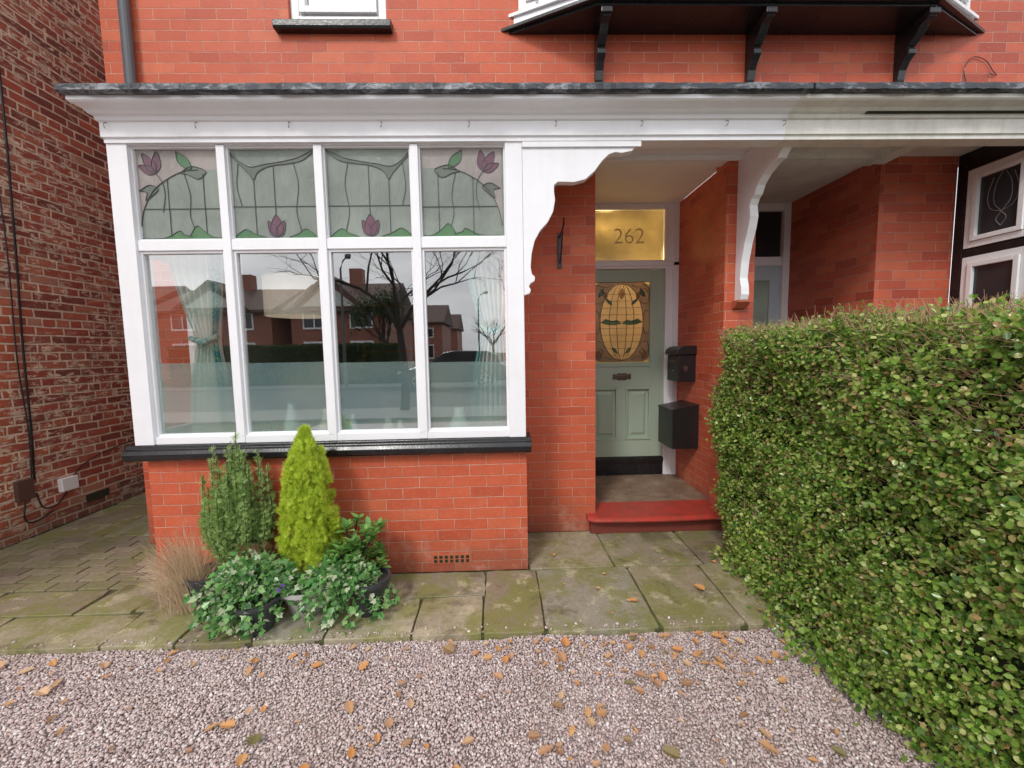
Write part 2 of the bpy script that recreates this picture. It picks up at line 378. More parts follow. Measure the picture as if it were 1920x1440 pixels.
def mk_fallen():
    m=NT("fallen_autumn_leaf"); oi=m.n("ShaderNodeObjectInfo")
    c=m.ramp(oi.outputs['Random'],[(0,(.64,.27,.08)),(.3,(.68,.38,.16)),(.55,(.52,.29,.16)),(.75,(.70,.48,.29)),(.92,(.38,.20,.11)),(1,(.18,.19,.07))])
    c=m.mix(m.math('MULTIPLY',m.noise(m.pos(),70,3),.45),c,(.28,.13,.06))
    return m.end(m.bsdf(c,.5))
M_fallen=mk_fallen()
M_twig=simple("brown_twig",(.42,.27,.16),.85,0,.3)
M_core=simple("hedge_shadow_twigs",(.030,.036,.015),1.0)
M_bark=simple("dark_bark",(.05,.042,.035),.9,0,.6,25)
M_pot=simple("charcoal_glazed_pot",(.045,.048,.056),.3,0,.15)
M_potgrey=simple("grey_stone_bowl",(.46,.45,.42),.5,0,.2)
def mk_red():
    m=NT("red_step_paint"); p=m.pos()
    c=m.mix(m.ramp(m.noise(p,9,6,.7),[(.42,0),(.7,1)]),(.48,.05,.035),(.28,.05,.035))
    c=m.mix(m.math('MULTIPLY',m.ramp(m.noise(p,45,5,.75),[(.56,0),(.66,1)]),.6),c,(.22,.12,.08))
    return m.end(m.bsdf(c,.38,m.bump(m.noise(p,12,5),.35,.012)))
M_red=mk_red()
M_riser=simple("dull_red_riser",(.20,.04,.028),.6,0,.3)
def mk_conc():
    m=NT("stained_concrete"); p=m.pos()
    c=m.ramp(m.noise(p,5,7,.75),[(.3,(.13,.075,.05)),(.5,(.24,.165,.11)),(.7,(.36,.28,.20))])
    return m.end(m.bsdf(c,.6,m.bump(m.noise(p,60,4),.3,.005)))
M_conc=mk_conc()
M_asph=simple("asphalt",(.05,.05,.052),.8,0,.4,60)
M_pave=simple("grey_paving",(.22,.21,.2),.8,0,.3)
M_rooft=simple("brown_roof_tiles",(.13,.08,.065),.8,0,.5,12)
M_render=simple("white_render",(.7,.7,.66),.8)
M_darkglass=simple("dark_window_pane",(.03,.035,.04),.08)
M_terr=simple("terracotta",(.50,.13,.065),.7,0,.2)
M_wood=simple("warm_oak",(.40,.20,.08),.5)

# ------------------------------------------------------------------ camera
f,pi_,ya,ro=753.593,.08355,-.02494,-.01763
fw=np.array([-math.sin(ya)*math.cos(pi_),math.cos(ya)*math.cos(pi_),-math.sin(pi_)])
r0=np.array([math.cos(ya),math.sin(ya),0.0]); u0=np.cross(r0,fw)
c_,s_=math.cos(ro),math.sin(ro); r1=r0*c_+u0*s_; u1=u0*c_-r0*s_
cd=bpy.data.cameras.new("camera"); cam=bpy.data.objects.new("camera",cd); COL.objects.link(cam)
cam.matrix_world=Matrix(((r1[0],u1[0],-fw[0],0),(r1[1],u1[1],-fw[1],0),(r1[2],u1[2],-fw[2],1.5),(0,0,0,1)))
cd.sensor_width=36; cd.lens=36*f/1920; cd.clip_start=.05; cd.clip_end=600
scene.camera=cam

B=2.645; M=3.2; D=4.266; XL=-2.86; XP=1.90

# ================================================================== HOUSE
house=empty("brick_house",(0,3.2,0),"red brick house with white bay window and recessed porch","house")
w=MB()
w.box(-2.33,.155,B,B+.22,0,.835)
w.box(-2.33,-2.12,B+.22,M,0,.835)
w.box(.02,.155,B+.22,M,0,.835)
w.box(.02,.155,B+.085,M,.835,2.79)
w.box(.155,.75,M,M+.25,0,2.954); w.box(.52,.75,M+.25,D+.1,0,2.958)
w.box(XL,-2.33,M,M+.25,0,2.98)
w.box(1.83,1.90,M+.16,D+.1,0,2.958); w.box(1.78,1.90,M,M+.16,0,2.958)
w.box(XL,-1.51,M,M+.25,2.98,6.6); w.box(-.80,XP,M,M+.25,2.98,6.6)
w.box(-1.51,-.80,M,M+.25,2.98,3.905); w.box(-1.51,-.80,M,M+.25,5.1,6.6)
w.box(XL,XL+.25,M+.25,9,0,6.6)
w.obj("wall",M_brick,house)
a=MB(); a.box(-.50,-.23,B-.006,B+.01,.06,.125)
av=a.obj("air_vent",M_terr,house)
a=MB()
for i in range(7):
    for j in range(2): a.box(-.485+i*.036,-.463+i*.036,B-.009,B-.004,.068+j*.028,.088+j*.028)
a.obj("air_vent_opening",M_core,av)

bay=subempty("bay_window",(-1.1,B,.93),house)
def plink(parent):
    def fn(mb,name,mat,**k): return mb.obj(name,mat,parent,**k)
    return fn
baylink=plink(bay)
mx=[-1.70,-1.11,-.52]
edges=[-2.25,-1.725,-1.675,-1.135,-1.085,-.545,-.495,.045]
fr=MB()
fr.box(-2.37,-2.25,B-.035,B+.08,.93,2.80); fr.box(.045,.152,B-.035,B+.083,.93,2.80)
for x in mx: fr.box(x-.025,x+.025,B-.028,B+.07,.975,2.785)
for i in range(4):
    a,b_=edges[2*i],edges[2*i+1]
    fr.box(a,b_,B-.020,B+.065,2.158,2.222)
    fr.box(a,b_,B-.022,B+.065,.93,.978)
    fr.box(a,b_,B-.022,B+.065,2.785,2.80)
    for (z0,z1,t) in ((.978,2.158,.016),(2.222,2.785,.010)):
        fr.box(a,a+t,B-.008,B+.02,z0,z1); fr.box(b_-t,b_,B-.008,B+.02,z0,z1)
        fr.box(a+t,b_-t,B-.007,B+.02,z0,z0+t); fr.box(a+t,b_-t,B-.007,B+.02,z1-t,z1)
for x in mx: fr.box(x-.0249,x+.0249,B-.026,B+.06,.932,.9749)
fr.box(-2.36,-2.30,B+.08,M,.93,1.0); fr.box(-2.36,-2.30,B+.08,M,2.15,2.22); fr.box(-2.36,-2.30,B+.08,M,2.74,2.80); fr.box(-2.365,-2.30,3.12,3.195,1.0,2.74)
baylink(fr,"window_frame",M_white,bevel=.0025)
sl=MB(); sl.prism([(B+.1,.83),(B-.055,.83),(B-.07,.845),(B-.075,.875),(B-.06,.90),(B-.045,.905),(B-.04,.928),(B+.1,.934)],'x',-2.43,.185)
baylink(sl,"window_sill",M_black,bevel=.004)
for i in range(4):
    g=MB(); g.quad(edges[2*i]+.01,edges[2*i+1]-.01,.985,2.15,B+.012)
    o=baylink(g,"window_glass",M_glass)
    g=MB(); g.quad(edges[2*i]+.012,edges[2*i+1]-.012,.99,1.455-.008*i,B+.019); baylink(g,"frosted_film",M_frost)
g=MB(); g.v+= [(-2.333,B+.09,1.0),(-2.333,3.11,1.0),(-2.333,3.11,2.74),(-2.333,B+.09,2.74)]; g.f.append((0,1,2,3)); baylink(g,"window_glass",M_glass)

CX=-1.11
def mir(p): return [(2*CX-x,z) for x,z in p]
for i in range(4):
    g=MB(); g.box(edges[2*i]+.006,edges[2*i+1]-.006,B+.014,B+.018,2.228,2.78); baylink(g,"obscured_glass",M_sg_clear)
parts={'green':[], 'grey':[], 'purple':[], 'beige':[]}
came=[]
c1=spline([(-2.244,2.30),(-2.215,2.42),(-2.15,2.53),(-2.06,2.60),(-1.96,2.645),(-1.87,2.655)],6)
parts['beige'].append(c1+[(-1.735,2.655),(-1.735,2.775),(-2.242,2.775)])
lf=spline([(-1.98,2.635),(-1.91,2.675),(-1.83,2.655),(-1.825,2.63),(-1.87,2.60),(-1.93,2.625),(-1.98,2.635)],4); parts['grey'].append(lf[:-1]); came.append(lf)
came.append(c1)
def petal(cx,cz,ang,l,wd):
    pts=spline([(0,0),(wd*.5,l*.3),(wd*.42,l*.65),(0,l),(-wd*.42,l*.65),(-wd*.5,l*.3),(0,0)],4)
    ca,sa=math.cos(ang),math.sin(ang); return [(cx+x*ca-z*sa,cz+x*sa+z*ca) for x,z in pts]
for an,l,wd in ((.55,.15,.06),(1.15,.12,.05),(-.10,.14,.055)):
    p=petal(-2.125,2.635,an,l*.93,wd); parts['purple'].append(p[:-1]); came.append(p)
p=spline([(-1.995,2.765),(-1.93,2.725),(-1.905,2.665),(-1.94,2.665),(-1.985,2.70),(-1.995,2.765)],4); parts['green'].append(p[:-1]); came.append(p)
p=spline([(-2.235,2.53),(-2.17,2.565),(-2.12,2.54),(-2.16,2.50),(-2.20,2.47),(-2.19,2.52),(-2.235,2.53)],4); parts['grey'].append(p[:-1]); came.append(p)
hill=spline([(-2.24,2.238),(-2.10,2.243),(-2.01,2.285),(-1.985,2.265),(-1.93,2.25)],4)
hill2=spline([(-1.95,2.25),(-1.90,2.315),(-1.86,2.285),(-1.80,2.245),(-1.735,2.240)],4)
parts['green'].append(hill+[(-1.93,2.23),(-2.24,2.23)]); parts['green'].append(hill2+[(-1.735,2.23),(-1.95,2.23)]); came+= [hill,hill2]
for a,b_ in (((-2.06,2.60),(-2.06,2.25)),((-1.84,2.63),(-1.84,2.27)),((-2.21,2.42),(-1.735,2.42))): came.append([a,b_])
came.append(spline([(-1.955,2.64),(-1.925,2.5),(-1.935,2.38),(-1.915,2.30)],4)); came.append(spline([(-2.125,2.635),(-2.09,2.58),(-2.08,2.50),(-2.10,2.40)],3))
u1s=spline([(-1.668,2.76),(-1.60,2.695),(-1.54,2.67),(-1.46,2.685),(-1.36,2.70),(-1.25,2.725),(-1.145,2.775)],5)
u2s=spline([(-1.668,2.742),(-1.60,2.675),(-1.55,2.62),(-1.53,2.59),(-1.50,2.64),(-1.42,2.675),(-1.30,2.69),(-1.22,2.71),(-1.145,2.765)],5)
parts['grey'].append(u1s+u2s[::-1]); came+=[u1s,u2s]
h3=spline([(-1.668,2.245),(-1.60,2.29),(-1.54,2.262),(-1.47,2.24)],4); h4=spline([(-1.33,2.24),(-1.27,2.262),(-1.22,2.29),(-1.145,2.238)],4)
parts['green'].append(h3+[(-1.47,2.23),(-1.668,2.23)]); parts['green'].append(h4+[(-1.145,2.23),(-1.33,2.23)]); came+= [h3,h4]
for an,l,wd in ((0,.14,.075),(.45,.115,.05),(-.45,.115,.05)):
    p=petal(-1.405,2.238,an,l,wd); parts['purple'].append(p[:-1]); came.append(p)
for a,b_ in (((-1.665,2.43),(-1.145,2.43)),((-1.53,2.60),(-1.53,2.26)),((-1.405,2.68),(-1.405,2.37))): came.append([a,b_])
came.append(spline([(-1.28,2.70),(-1.255,2.56),(-1.275,2.40),(-1.25,2.28)],4)); came.append(spline([(-1.62,2.69),(-1.635,2.55),(-1.61,2.43)],4))
for off_,(kk,mt) in enumerate((('beige',M_sg_beige),('grey',M_sg_grey),('green',M_sg_green),('purple',M_sg_purple))):
    nm=kk.replace('beige','pink').replace('grey','smoky')+"_stained_glass"
    for j,p in enumerate(parts[kk]):
        for pp in (p,mir(p)):
            q=MB(); q.poly(pp,B+.0132-off_*.0006-j*.0001); baylink(q,nm,mt)
q=MB()
for i,p in enumerate(came): q.ribbon(p,.0030,B+.0085+.0001*(i%5),B+.0115); q.ribbon(mir(p),.0030,B+.0085+.0001*(i%5),B+.0115)
baylink(q,"lead_came",M_came)

prof_f=[(B+.05,2.79),(B-.045,2.79),(B-.045,2.812),(B-.058,2.818),(B-.058,2.90),(B-.072,2.906),(B-.078,2.925),(B-.10,2.93),(B-.115,2.945),(B-.14,2.951),(B-.165,2.955),(B-.175,2.963),(B-.175,2.985),(B+.05,2.985)]
def canopy(x0,x1,dx=0.0):
    q=MB(); pr=prof_f; n=len(pr)
    for i,x in enumerate((x0,x1)):
        for (y,z) in pr:
            o=max(0,(B-y)) if (i==0 and dx) else 0
            q.v.append((x-o*.55,y,z))
    q.f.append(tuple(range(n))); q.f.append(tuple(range(2*n-1,n-1,-1)))
    for i in range(n):
        j=(i+1)%n; q.f.append((i,n+i,n+j,j))
    return q
can=subempty("porch_canopy",(-.3,2.9,2.9),house); canlink=plink(can)
canlink(canopy(-2.345,1.80,1),"cornice",M_white)
q=MB(); q.box(-2.36,-2.30,B+.051,M,2.79,2.985); canlink(q,"side_fascia",M_white)
q=MB(); q.box(-2.28,1.899,B+.051,M-.002,2.955,2.984); canlink(q,"soffit",M_white)
q=MB(); q.box(.76,1.899,M-.03,M-.003,2.93,2.954); q.box(.156,1.899,M-.055,M-.031,2.918,2.9545); canlink(q,"beam",M_white,bevel=.003)
def leadroof(x0,x1):
    q=MB(); xs=np.arange(x0,x1+.01,.035)
    prof=[(B-.20,2.982),(B-.215,2.99),(B-.215,3.022),(B-.195,3.037),(M-.002,3.12),(M-.002,2.987),(B-.165,2.987)]
    n=len(prof)
    for i,x in enumerate(xs):
        j=.006*math.sin(x*7)+.004*math.sin(x*23)+random.uniform(-.004,.004)
        for k,(y,z) in enumerate(prof): 
            q.v.append((x,y+(j if k<4 else 0),z+(random.uniform(-.0025,.0025)+j*.6 if k<4 else 0)))
        if i:
            for k in range(n):
                k2=(k+1)%n; a=(i-1)*n; c=i*n
                q.f.append((a+k,c+k,c+k2,a+k2))
    q.f.append(tuple(range(n))); L=(len(xs)-1)*n; q.f.append(tuple(range(L+n-1,L-1,-1)))
    return q
canlink(leadroof(-2.46,1.86),"lead_roof",M_lead)
for px in (-2.33,-1.80,-1.25,-.70,-.17,.36,.89,1.42,1.78):
    hk=MB(); z=2.885; y=B-.06
    hk.tube([(px,y,z+.01),(px,y-.012,z+.008),(px+.004,y-.024,z-.004),(px+.002,y-.022,z-.020),(px-.004,y-.008,z-.024)],.0022,6)
    canlink(hk,"cup_hook",M_pewter)
bp=[(.153,2.79),(.885,2.79),(.885,2.765),(.865,2.757),(.845,2.735),(.81,2.728),(.78,2.722),(.74,2.728),(.70,2.715),(.655,2.675),(.61,2.615),(.55,2.565),(.48,2.548),(.42,2.55),(.375,2.55),(.352,2.53),(.352,2.49),(.358,2.44),(.345,2.37),(.31,2.305),(.262,2.255),(.225,2.19),(.205,2.11),(.198,2.03),(.205,1.985),(.225,1.965),(.222,1.94),(.195,1.925),(.185,1.905),(.198,1.885),(.190,1.862),(.153,1.85)]
q=MB(); q.prism(bp,'y',B-.03,B+.025); q.box(.153,.90,B-.043,B-.031,2.755,2.789)
q.obj("bracket",M_white,house,bevel=.003,label="scalloped white timber bracket beside the bay window")
bp2=[(3.198,1.86),(3.12,1.86),(3.105,1.90),(3.11,1.96),(3.13,2.03),(3.115,2.15),(3.08,2.28),(3.04,2.38),(3.02,2.46),(3.035,2.54),(3.01,2.58),(2.98,2.60),(2.95,2.655),(2.89,2.70),(2.80,2.735),(2.74,2.745),(2.70,2.785),(2.64,2.80),(2.62,2.83),(2.62,2.953),(3.198,2.953)]
q=MB(); q.prism(bp2,'x',1.862,1.925)
q.obj("bracket",M_white,house,bevel=.004,label="curved white timber bracket on the dividing pier")
q=MB(); q.prism([(3.198,1.80),(3.17,1.80),(3.12,1.845),(3.12,1.858),(3.198,1.858)],'x',1.845,1.945)
q.obj("corbel_stone",M_terr,house)

q=MB(); q.box(.75,1.83,M+.001,D,2.96,3.0); q.box(.75,1.80,M,M+.10,2.93,2.959); q.obj("porch_ceiling",M_ceil,house)
q=MB(); prof=[(3.42,.112),(3.105,.112),(3.088,.117),(3.083,.128),(3.088,.142),(3.105,.151),(3.42,.152)]
xs=np.linspace(.67,1.80,24); n=len(prof)
for i,x in enumerate(xs):
    t=(x-.67)/1.13; e=-.018*math.sin(math.pi*t)+.03*(max(0,.06-t)/.06)**2+.03*(max(0,t-.94)/.06)**2
    for k,(y,z) in enumerate(prof): q.v.append((x,y+(e if 0<k<6 else 0),z))
    if i:
        for k in range(n): k2=(k+1)%n; q.f.append(((i-1)*n+k,i*n+k,i*n+k2,(i-1)*n+k2))
q.f.append(tuple(range(n))); q.f.append(tuple(range(24*n-1,23*n-1,-1)))
q.obj("step",M_red,house,label="red painted step with rounded nosing")
q=MB(); q.box(.70,1.79,3.145,3.42,0,.111); q.obj("step_riser",M_riser,house)
q=MB(); q.box(.75,1.83,3.421,D,0,.148); q.obj("porch_floor",M_conc,house)
DF=4.19
q=MB()
q.box(.75,.818,DF-.03,D,.34,2.31); q.box(1.702,1.83,DF-.03,D,.15,2.31)
q.box(.75,1.83,DF-.035,D,2.31,2.395)
q.box(.75,.82,DF-.03,D,2.395,2.959); q.box(1.69,1.83,DF-.03,D,2.395,2.959); q.box(.82,1.69,DF-.028,D,2.90,2.959)
q.box(1.775,1.83,DF-.05,DF-.031,.15,2.958)
q.box(.76,1.83,DF-.05,DF-.036,2.335,2.375)
q.obj("door_frame",M_white,house,bevel=.004)
door=subempty("front_door",(1.26,DF,.34),house,"sage green panelled door with stained glass"); dl=plink(door)
q=MB()
q.box(.82,.95,DF,DF+.045,.345,2.305); q.box(1.57,1.70,DF,DF+.045,.345,2.305)
q.box(.95,1.57,DF,DF+.045,2.20,2.305); q.box(.95,1.57,DF,DF+.045,1.09,1.335); q.box(.95,1.57,DF,DF+.045,.345,.53)
q.box(1.22,1.30,DF,DF+.045,.53,1.09)
for x0,x1 in ((.95,1.22),(1.30,1.57)):
    q.box(x0,x1,DF+.022,DF+.04,.53,1.09)
    b0=len(q.v); a0,a1,c0,c1_=x0+.045,x1-.045,.575,1.045
    q.v+= [(a0,DF+.0219,c0),(a1,DF+.0219,c0),(a1,DF+.0219,c1_),(a0,DF+.0219,c1_),(a0+.03,DF+.008,c0+.03),(a1-.03,DF+.008,c0+.03),(a1-.03,DF+.008,c1_-.03),(a0+.03,DF+.008,c1_-.03)]
    q.f+= [(b0+4,b0+5,b0+6,b0+7),(b0,b0+1,b0+5,b0+4),(b0+1,b0+2,b0+6,b0+5),(b0+2,b0+3,b0+7,b0+6),(b0+3,b0,b0+4,b0+7)]
    for (u0_,u1_,v0,v1) in ((x0,x0+.022,.53,1.09),(x1-.022,x1,.53,1.09),(x0+.022,x1-.022,.53,.552),(x0+.022,x1-.022,1.068,1.09)):
        q.box(u0_,u1_,DF-.010,DF+.021,v0,v1)
for (u0_,u1_,v0,v1) in ((.95,.968,1.335,2.20),(1.552,1.57,1.335,2.20),(.968,1.552,1.335,1.353),(.968,1.552,2.182,2.20)):
    q.box(u0_,u1_,DF-.006,DF+.03,v0,v1)
q.box(.97,1.55,DF-.014,DF-.001,1.31,1.334)
dl(q,"door_leaf",M_green,bevel=.003)
q=MB(); q.box(.82,1.701,DF-.02,DF+.045,.15,.34); q.box(.80,1.701,DF-.035,DF-.021,.29,.335)
q.obj("threshold",M_black,house,bevel=.004)
gx0,gx1,gz0,gz1=.968,1.552,1.353,2.182
q=MB(); q.quad(gx0,gx1,gz0,gz1,DF+.02); dl(q,"amber_stained_glass",M_sg_amber)
cxd,czd=1.26,1.77
def ell(a,b_,n=40,cx=cxd,cz=czd): return [(cx+a*math.cos(2*math.pi*i/n),cz+b_*math.sin(2*math.pi*i/n)) for i in range(n+1)]
q=MB(); o1=ell(.225,.395)
for i in range(40):
    p0,p1=o1[i],o1[i+1]
    def proj(p):
        dx,dz=p[0]-cxd,p[1]-czd; k=min((gx1-cxd)/max(abs(dx),1e-6),(gz1-czd)/max(abs(dz),1e-6)); return (cxd+dx*k,czd+dz*k)
    q.poly([p0,p1,proj(p1),proj(p0)],DF+.0185)
dl(q,"brown_tinted_glass",M_sg_dark)
pieces=[]; ocol=[]
for sx in(-1,1):
    pieces.append([(cxd+sx*.004,czd-.012),(cxd+sx*.05,czd+.026),(cxd+sx*.10,czd+.014),(cxd+sx*.17,czd+.036),(cxd+sx*.218,czd),(cxd+sx*.15,czd-.022),(cxd+sx*.07,czd-.026)])
    pieces.append(petal(cxd+sx*.10,czd+.18,-sx*.8,.10,.028)[:-1]); pieces.append(petal(cxd+sx*.10,czd-.26,sx*2.4,.09,.028)[:-1])
    pieces.append(petal(cxd+sx*.24,czd+.26,sx*.5,.10,.03)[:-1])
    ocol.append(petal(cxd+sx*.16,czd+.24,-sx*.3,.08,.035)[:-1]); ocol.append(petal(cxd+sx*.25,czd-.30,sx*2.8,.08,.04)[:-1])
ocol.append(petal(cxd,czd+.24,0,.11,.045)[:-1])
for p in pieces: q=MB(); q.poly(p,DF+.0165); dl(q,"green_stained_glass",M_sg_dgreen)
for p in ocol: q=MB(); q.poly(p,DF+.0155); dl(q,"orange_stained_glass",M_sg_orange)
q=MB(); k=0
def cr(p,w=.0036):
    global k
    q.ribbon(p,w,DF+.006+.0001*(k%9),DF+.0145); k+=1
cr(o1,.0042); cr(ell(.13,.395)); cr(ell(.05,.395))
for z in np.arange(1.43,2.13,.07): 
    hw=.225*math.sqrt(max(0,1-((z-czd)/.395)**2)); 
    if hw>.03: cr([(cxd-hw,z),(cxd+hw,z)],.003)
for p in pieces+ocol: cr(p+[p[0]],.0032)
for sx in(-1,1):
    for sz in(-1,1):
        cr([(cxd+sx*(.225+.050*math.cos(t*.5)*(1-t/16)),czd+sz*(.30+.06*math.sin(t*.5)*(1-t/16))) for t in range(15)])
        cr(spline([(cxd+sx*.225,czd+sz*.05),(cxd+sx*.25,czd+sz*.12),(gx1-.001 if sx>0 else gx0+.001,czd+sz*.10)],4))
        cr(spline([(cxd+sx*.20,czd+sz*.21),(cxd+sx*.27,czd+sz*.20),(cxd+sx*.285,czd+sz*.33),(cxd+sx*.22,czd+sz*.40)],5))
        cr(spline([(cxd+sx*.10,czd+sz*.385),(cxd+sx*.17,czd+sz*.36),(cxd+sx*.28,czd+sz*.39)],4))
dl(q,"lead_came",M_came)
q=MB(); lp=[(-.095,-.012),(-.085,-.03),(-.06,-.022),(-.03,-.036),(0,-.03),(.03,-.036),(.06,-.022),(.085,-.03),(.095,-.012),(.088,0),(.095,.012),(.085,.03),(.06,.022),(.03,.036),(0,.03),(-.03,.036),(-.06,.022),(-.085,.03),(-.095,.012),(-.088,0)]
q.prism([(1.26+x*1.05,1.205+z*1.1) for x,z in lp],'y',DF-.012,DF-.0005); q.box(1.20,1.32,DF-.020,DF-.0125,1.190,1.220)
dl(q,"letter_plate",M_pewter,bevel=.003)
q=MB(); q.quad(.822,1.688,2.396,2.899,DF+.004); fan=q.obj("fanlight",M_sg_yellow,house)
cu=bpy.data.curves.new("house_number",'FONT'); cu.body="262"; cu.size=.22; cu.extrude=.0004; cu.align_x='CENTER'; cu.offset=-.003
to=bpy.data.objects.new("tmp",cu); COL.objects.link(to); to.rotation_euler=(R(90),0,0); to.location=(1.33,DF+.001,2.57)
bpy.context.view_layer.update()
dg=bpy.context.evaluated_depsgraph_get(); me=bpy.data.meshes.new_from_object(to.evaluated_get(dg)); me.transform(to.matrix_world)
bpy.data.objects.remove(to); bpy.data.curves.remove(cu)
me.materials.clear(); link("house_number",me,M_sg_num,fan)
q=MB(); y1=7.0
q.box(.5,2.0,y1,y1+.05,0,3.1); q.box(.45,.5,D+.1,y1,0,3.1); q.box(1.9,1.95,D+.1,y1,0,3.1); q.box(.45,1.95,D+.05,y1,3.0,3.05); q.box(.45,1.95,D+.05,y1,.1,.15)
q.obj("hall_interior",M_hall,house)
hl=bpy.data.lights.new("hall_lamp",'POINT'); hl.energy=44; hl.color=(1,.78,.48); hl.shadow_soft_size=.12
ho=bpy.data.objects.new("hall_lamp",hl); ho.location=(1.3,5.1,2.62); COL.objects.link(ho)

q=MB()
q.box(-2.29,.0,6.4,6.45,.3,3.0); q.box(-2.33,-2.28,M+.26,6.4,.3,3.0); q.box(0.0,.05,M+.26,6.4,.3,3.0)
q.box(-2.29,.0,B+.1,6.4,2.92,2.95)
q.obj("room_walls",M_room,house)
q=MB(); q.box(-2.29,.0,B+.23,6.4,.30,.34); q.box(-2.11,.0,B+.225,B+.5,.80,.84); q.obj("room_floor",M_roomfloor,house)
ds=empty("oak_dresser",(-1.5,6.1,.34),"tall warm oak dresser against the back wall","furniture")
q=MB(); q.box(-2.1,-1.2,5.95,6.38,.34,1.2); q.box(-2.1,-1.2,6.15,6.38,1.2,1.24); q.box(-2.1,-2.05,6.15,6.38,1.24,2.2); q.box(-1.25,-1.2,6.15,6.38,1.24,2.2)
for z in (1.5,1.85,2.2): q.box(-2.1,-1.2,6.15,6.38,z,z+.03)
q.obj("carcass",M_wood,ds)
def curtain(xc_top,w_top,xc_tie,w_tie,ztie,xbot,wbot,y,lab,z0=.36,z1=2.86):
    nu,nv=90,50; V=[];F=[]
    def par(z):
        if z>ztie: t=(z1-z)/(z1-ztie); t2=t**2.2; return xc_top+(xc_tie-xc_top)*t2, w_top+(w_tie-w_top)*t2
        t=(ztie-z)/(ztie-z0); t=min(1,t*2.2); t=t*(2-t); return xc_tie+(xbot-xc_tie)*t, w_tie+(wbot-w_tie)*t
    for j in range(nv+1):
        z=z1+(z0-z1)*j/nv; xc,ww=par(z)
        for i in range(nu+1):
            s=i/nu; V.append((xc+(s-.5)*ww,y+.028*math.sin(s*44+.7*math.sin(z*2))+.008*math.sin(s*93+z*3),z))
    for j in range(nv):
        for i in range(nu):
            a=j*(nu+1)+i; F.append((a,a+1,a+nu+2,a+nu+1))
    me=bpy.data.meshes.new("c"); me.from_pydata(V,[],F); me.update()
    o=empty("window_curtain",(xc_top,y,z0),lab,"curtain",group="curtains in the bay window")
    link("curtain_cloth",me,M_cloth,o,smooth=True)
    e=MB(); e.tube([(xc_tie-w_tie*.6,y-.05,ztie+.02),(xc_tie,y-.065,ztie-.015),(xc_tie+w_tie*.6,y-.05,ztie+.03)],[.018,.024,.018],10)
    e.obj("tie_back",M_teal,o,smooth=True)
    sgn=1 if xc_top<-1 else -1
    e=MB(); nu2=14
    for j in range(nv+1):
        z=z1+(z0-z1)*j/nv; xc,ww=par(z)
        for i in range(nu2+1):
            s=i/nu2; e.v.append((xc+sgn*(ww*.5-ww*.20*(1-s)),y-.040+.012*math.sin(s*14+z),z))
    for j in range(nv):
        for i in range(nu2):
            a=j*(nu2+1)+i; e.f.append((a,a+1,a+nu2+2,a+nu2+1))
    e.obj("patterned_border",M_teal,o,smooth=True)
curtain(-2.06,.46,-2.00,.15,1.60,-2.03,.28,2.83,"pale curtain with teal border tied back in the bay")
curtain(-.13,.34,-.06,.15,1.64,-.09,.26,2.83,"pale green curtain tied back beside the bay post")
o=empty("pendant_lamp",(-1.62,3.3,2.9),"white drum pendant lampshade hanging in the front room","lamp")
M_shade=mk_cloth("white_lampshade",(.80,.78,.73),(.76,.73,.68),20,.30)
q=MB(); n=36
for z in (1.80,2.10):
    for rr in (.235,.225):
        for k in range(n): t=2*math.pi*k/n; q.v.append((-1.62+rr*math.cos(t),3.3+rr*math.sin(t),z))
for k in range(n):
    k2=(k+1)%n
    q.f+= [(k,k2,2*n+k2,2*n+k),(k,n+k,n+k2,k2),(2*n+k,2*n+k2,3*n+k2,3*n+k)]
q.obj("lamp_shade",M_shade,o)
q=MB(); q.tube([(-1.62,3.3,2.05),(-1.62,3.3,2.91)],.004,6); q.tube([(-1.62,3.3,2.02),(-1.62,3.3,2.08)],.02,8); q.obj("lamp_flex",M_metal,o)
pl=bpy.data.lights.new("pendant_bulb",'POINT'); pl.energy=1.6; pl.color=(1,.86,.68); pl.shadow_soft_size=.05
po=bpy.data.objects.new("pendant_bulb",pl); po.location=(-1.62,3.3,1.94); COL.objects.link(po)
M_vase=simple("pale_green_ceramic",(.70,.88,.78),.3); M_vasec=simple("cream_ceramic",(.88,.82,.66),.4)
for (x,h,rd,mt,lab) in ((-1.43,.17,.05,M_vase,"pale green vase on the bay window board"),(-1.19,.15,.055,M_vasec,"cream jug on the bay window board"),(-1.02,.12,.035,M_vase,"small green bottle on the window board"),(-.78,.10,.05,M_vasec,"small cream pot on the window board"),(-.70,.09,.035,M_vase,"small green pot on the window board"),(-.3,.14,.07,M_vase,"mint green pot on the window board")):
    h=h*1.55; q=MB(); q.lathe([(rd*.7,.9),(rd,.9+h*.25),(rd*1.02,.9+h*.45),(rd*.6,.9+h*.72),(rd*.42,.9+h*.82),(rd*.5,.9+h),(rd*.4,.9+h)],x,2.735,20)
    q.obj("vase",mt,None,label=lab,category="vase",smooth=True)
q=MB(); q.box(-2.24,.02,B+.086,B+.224,.86,.90); q.obj("window_board",M_white,house)

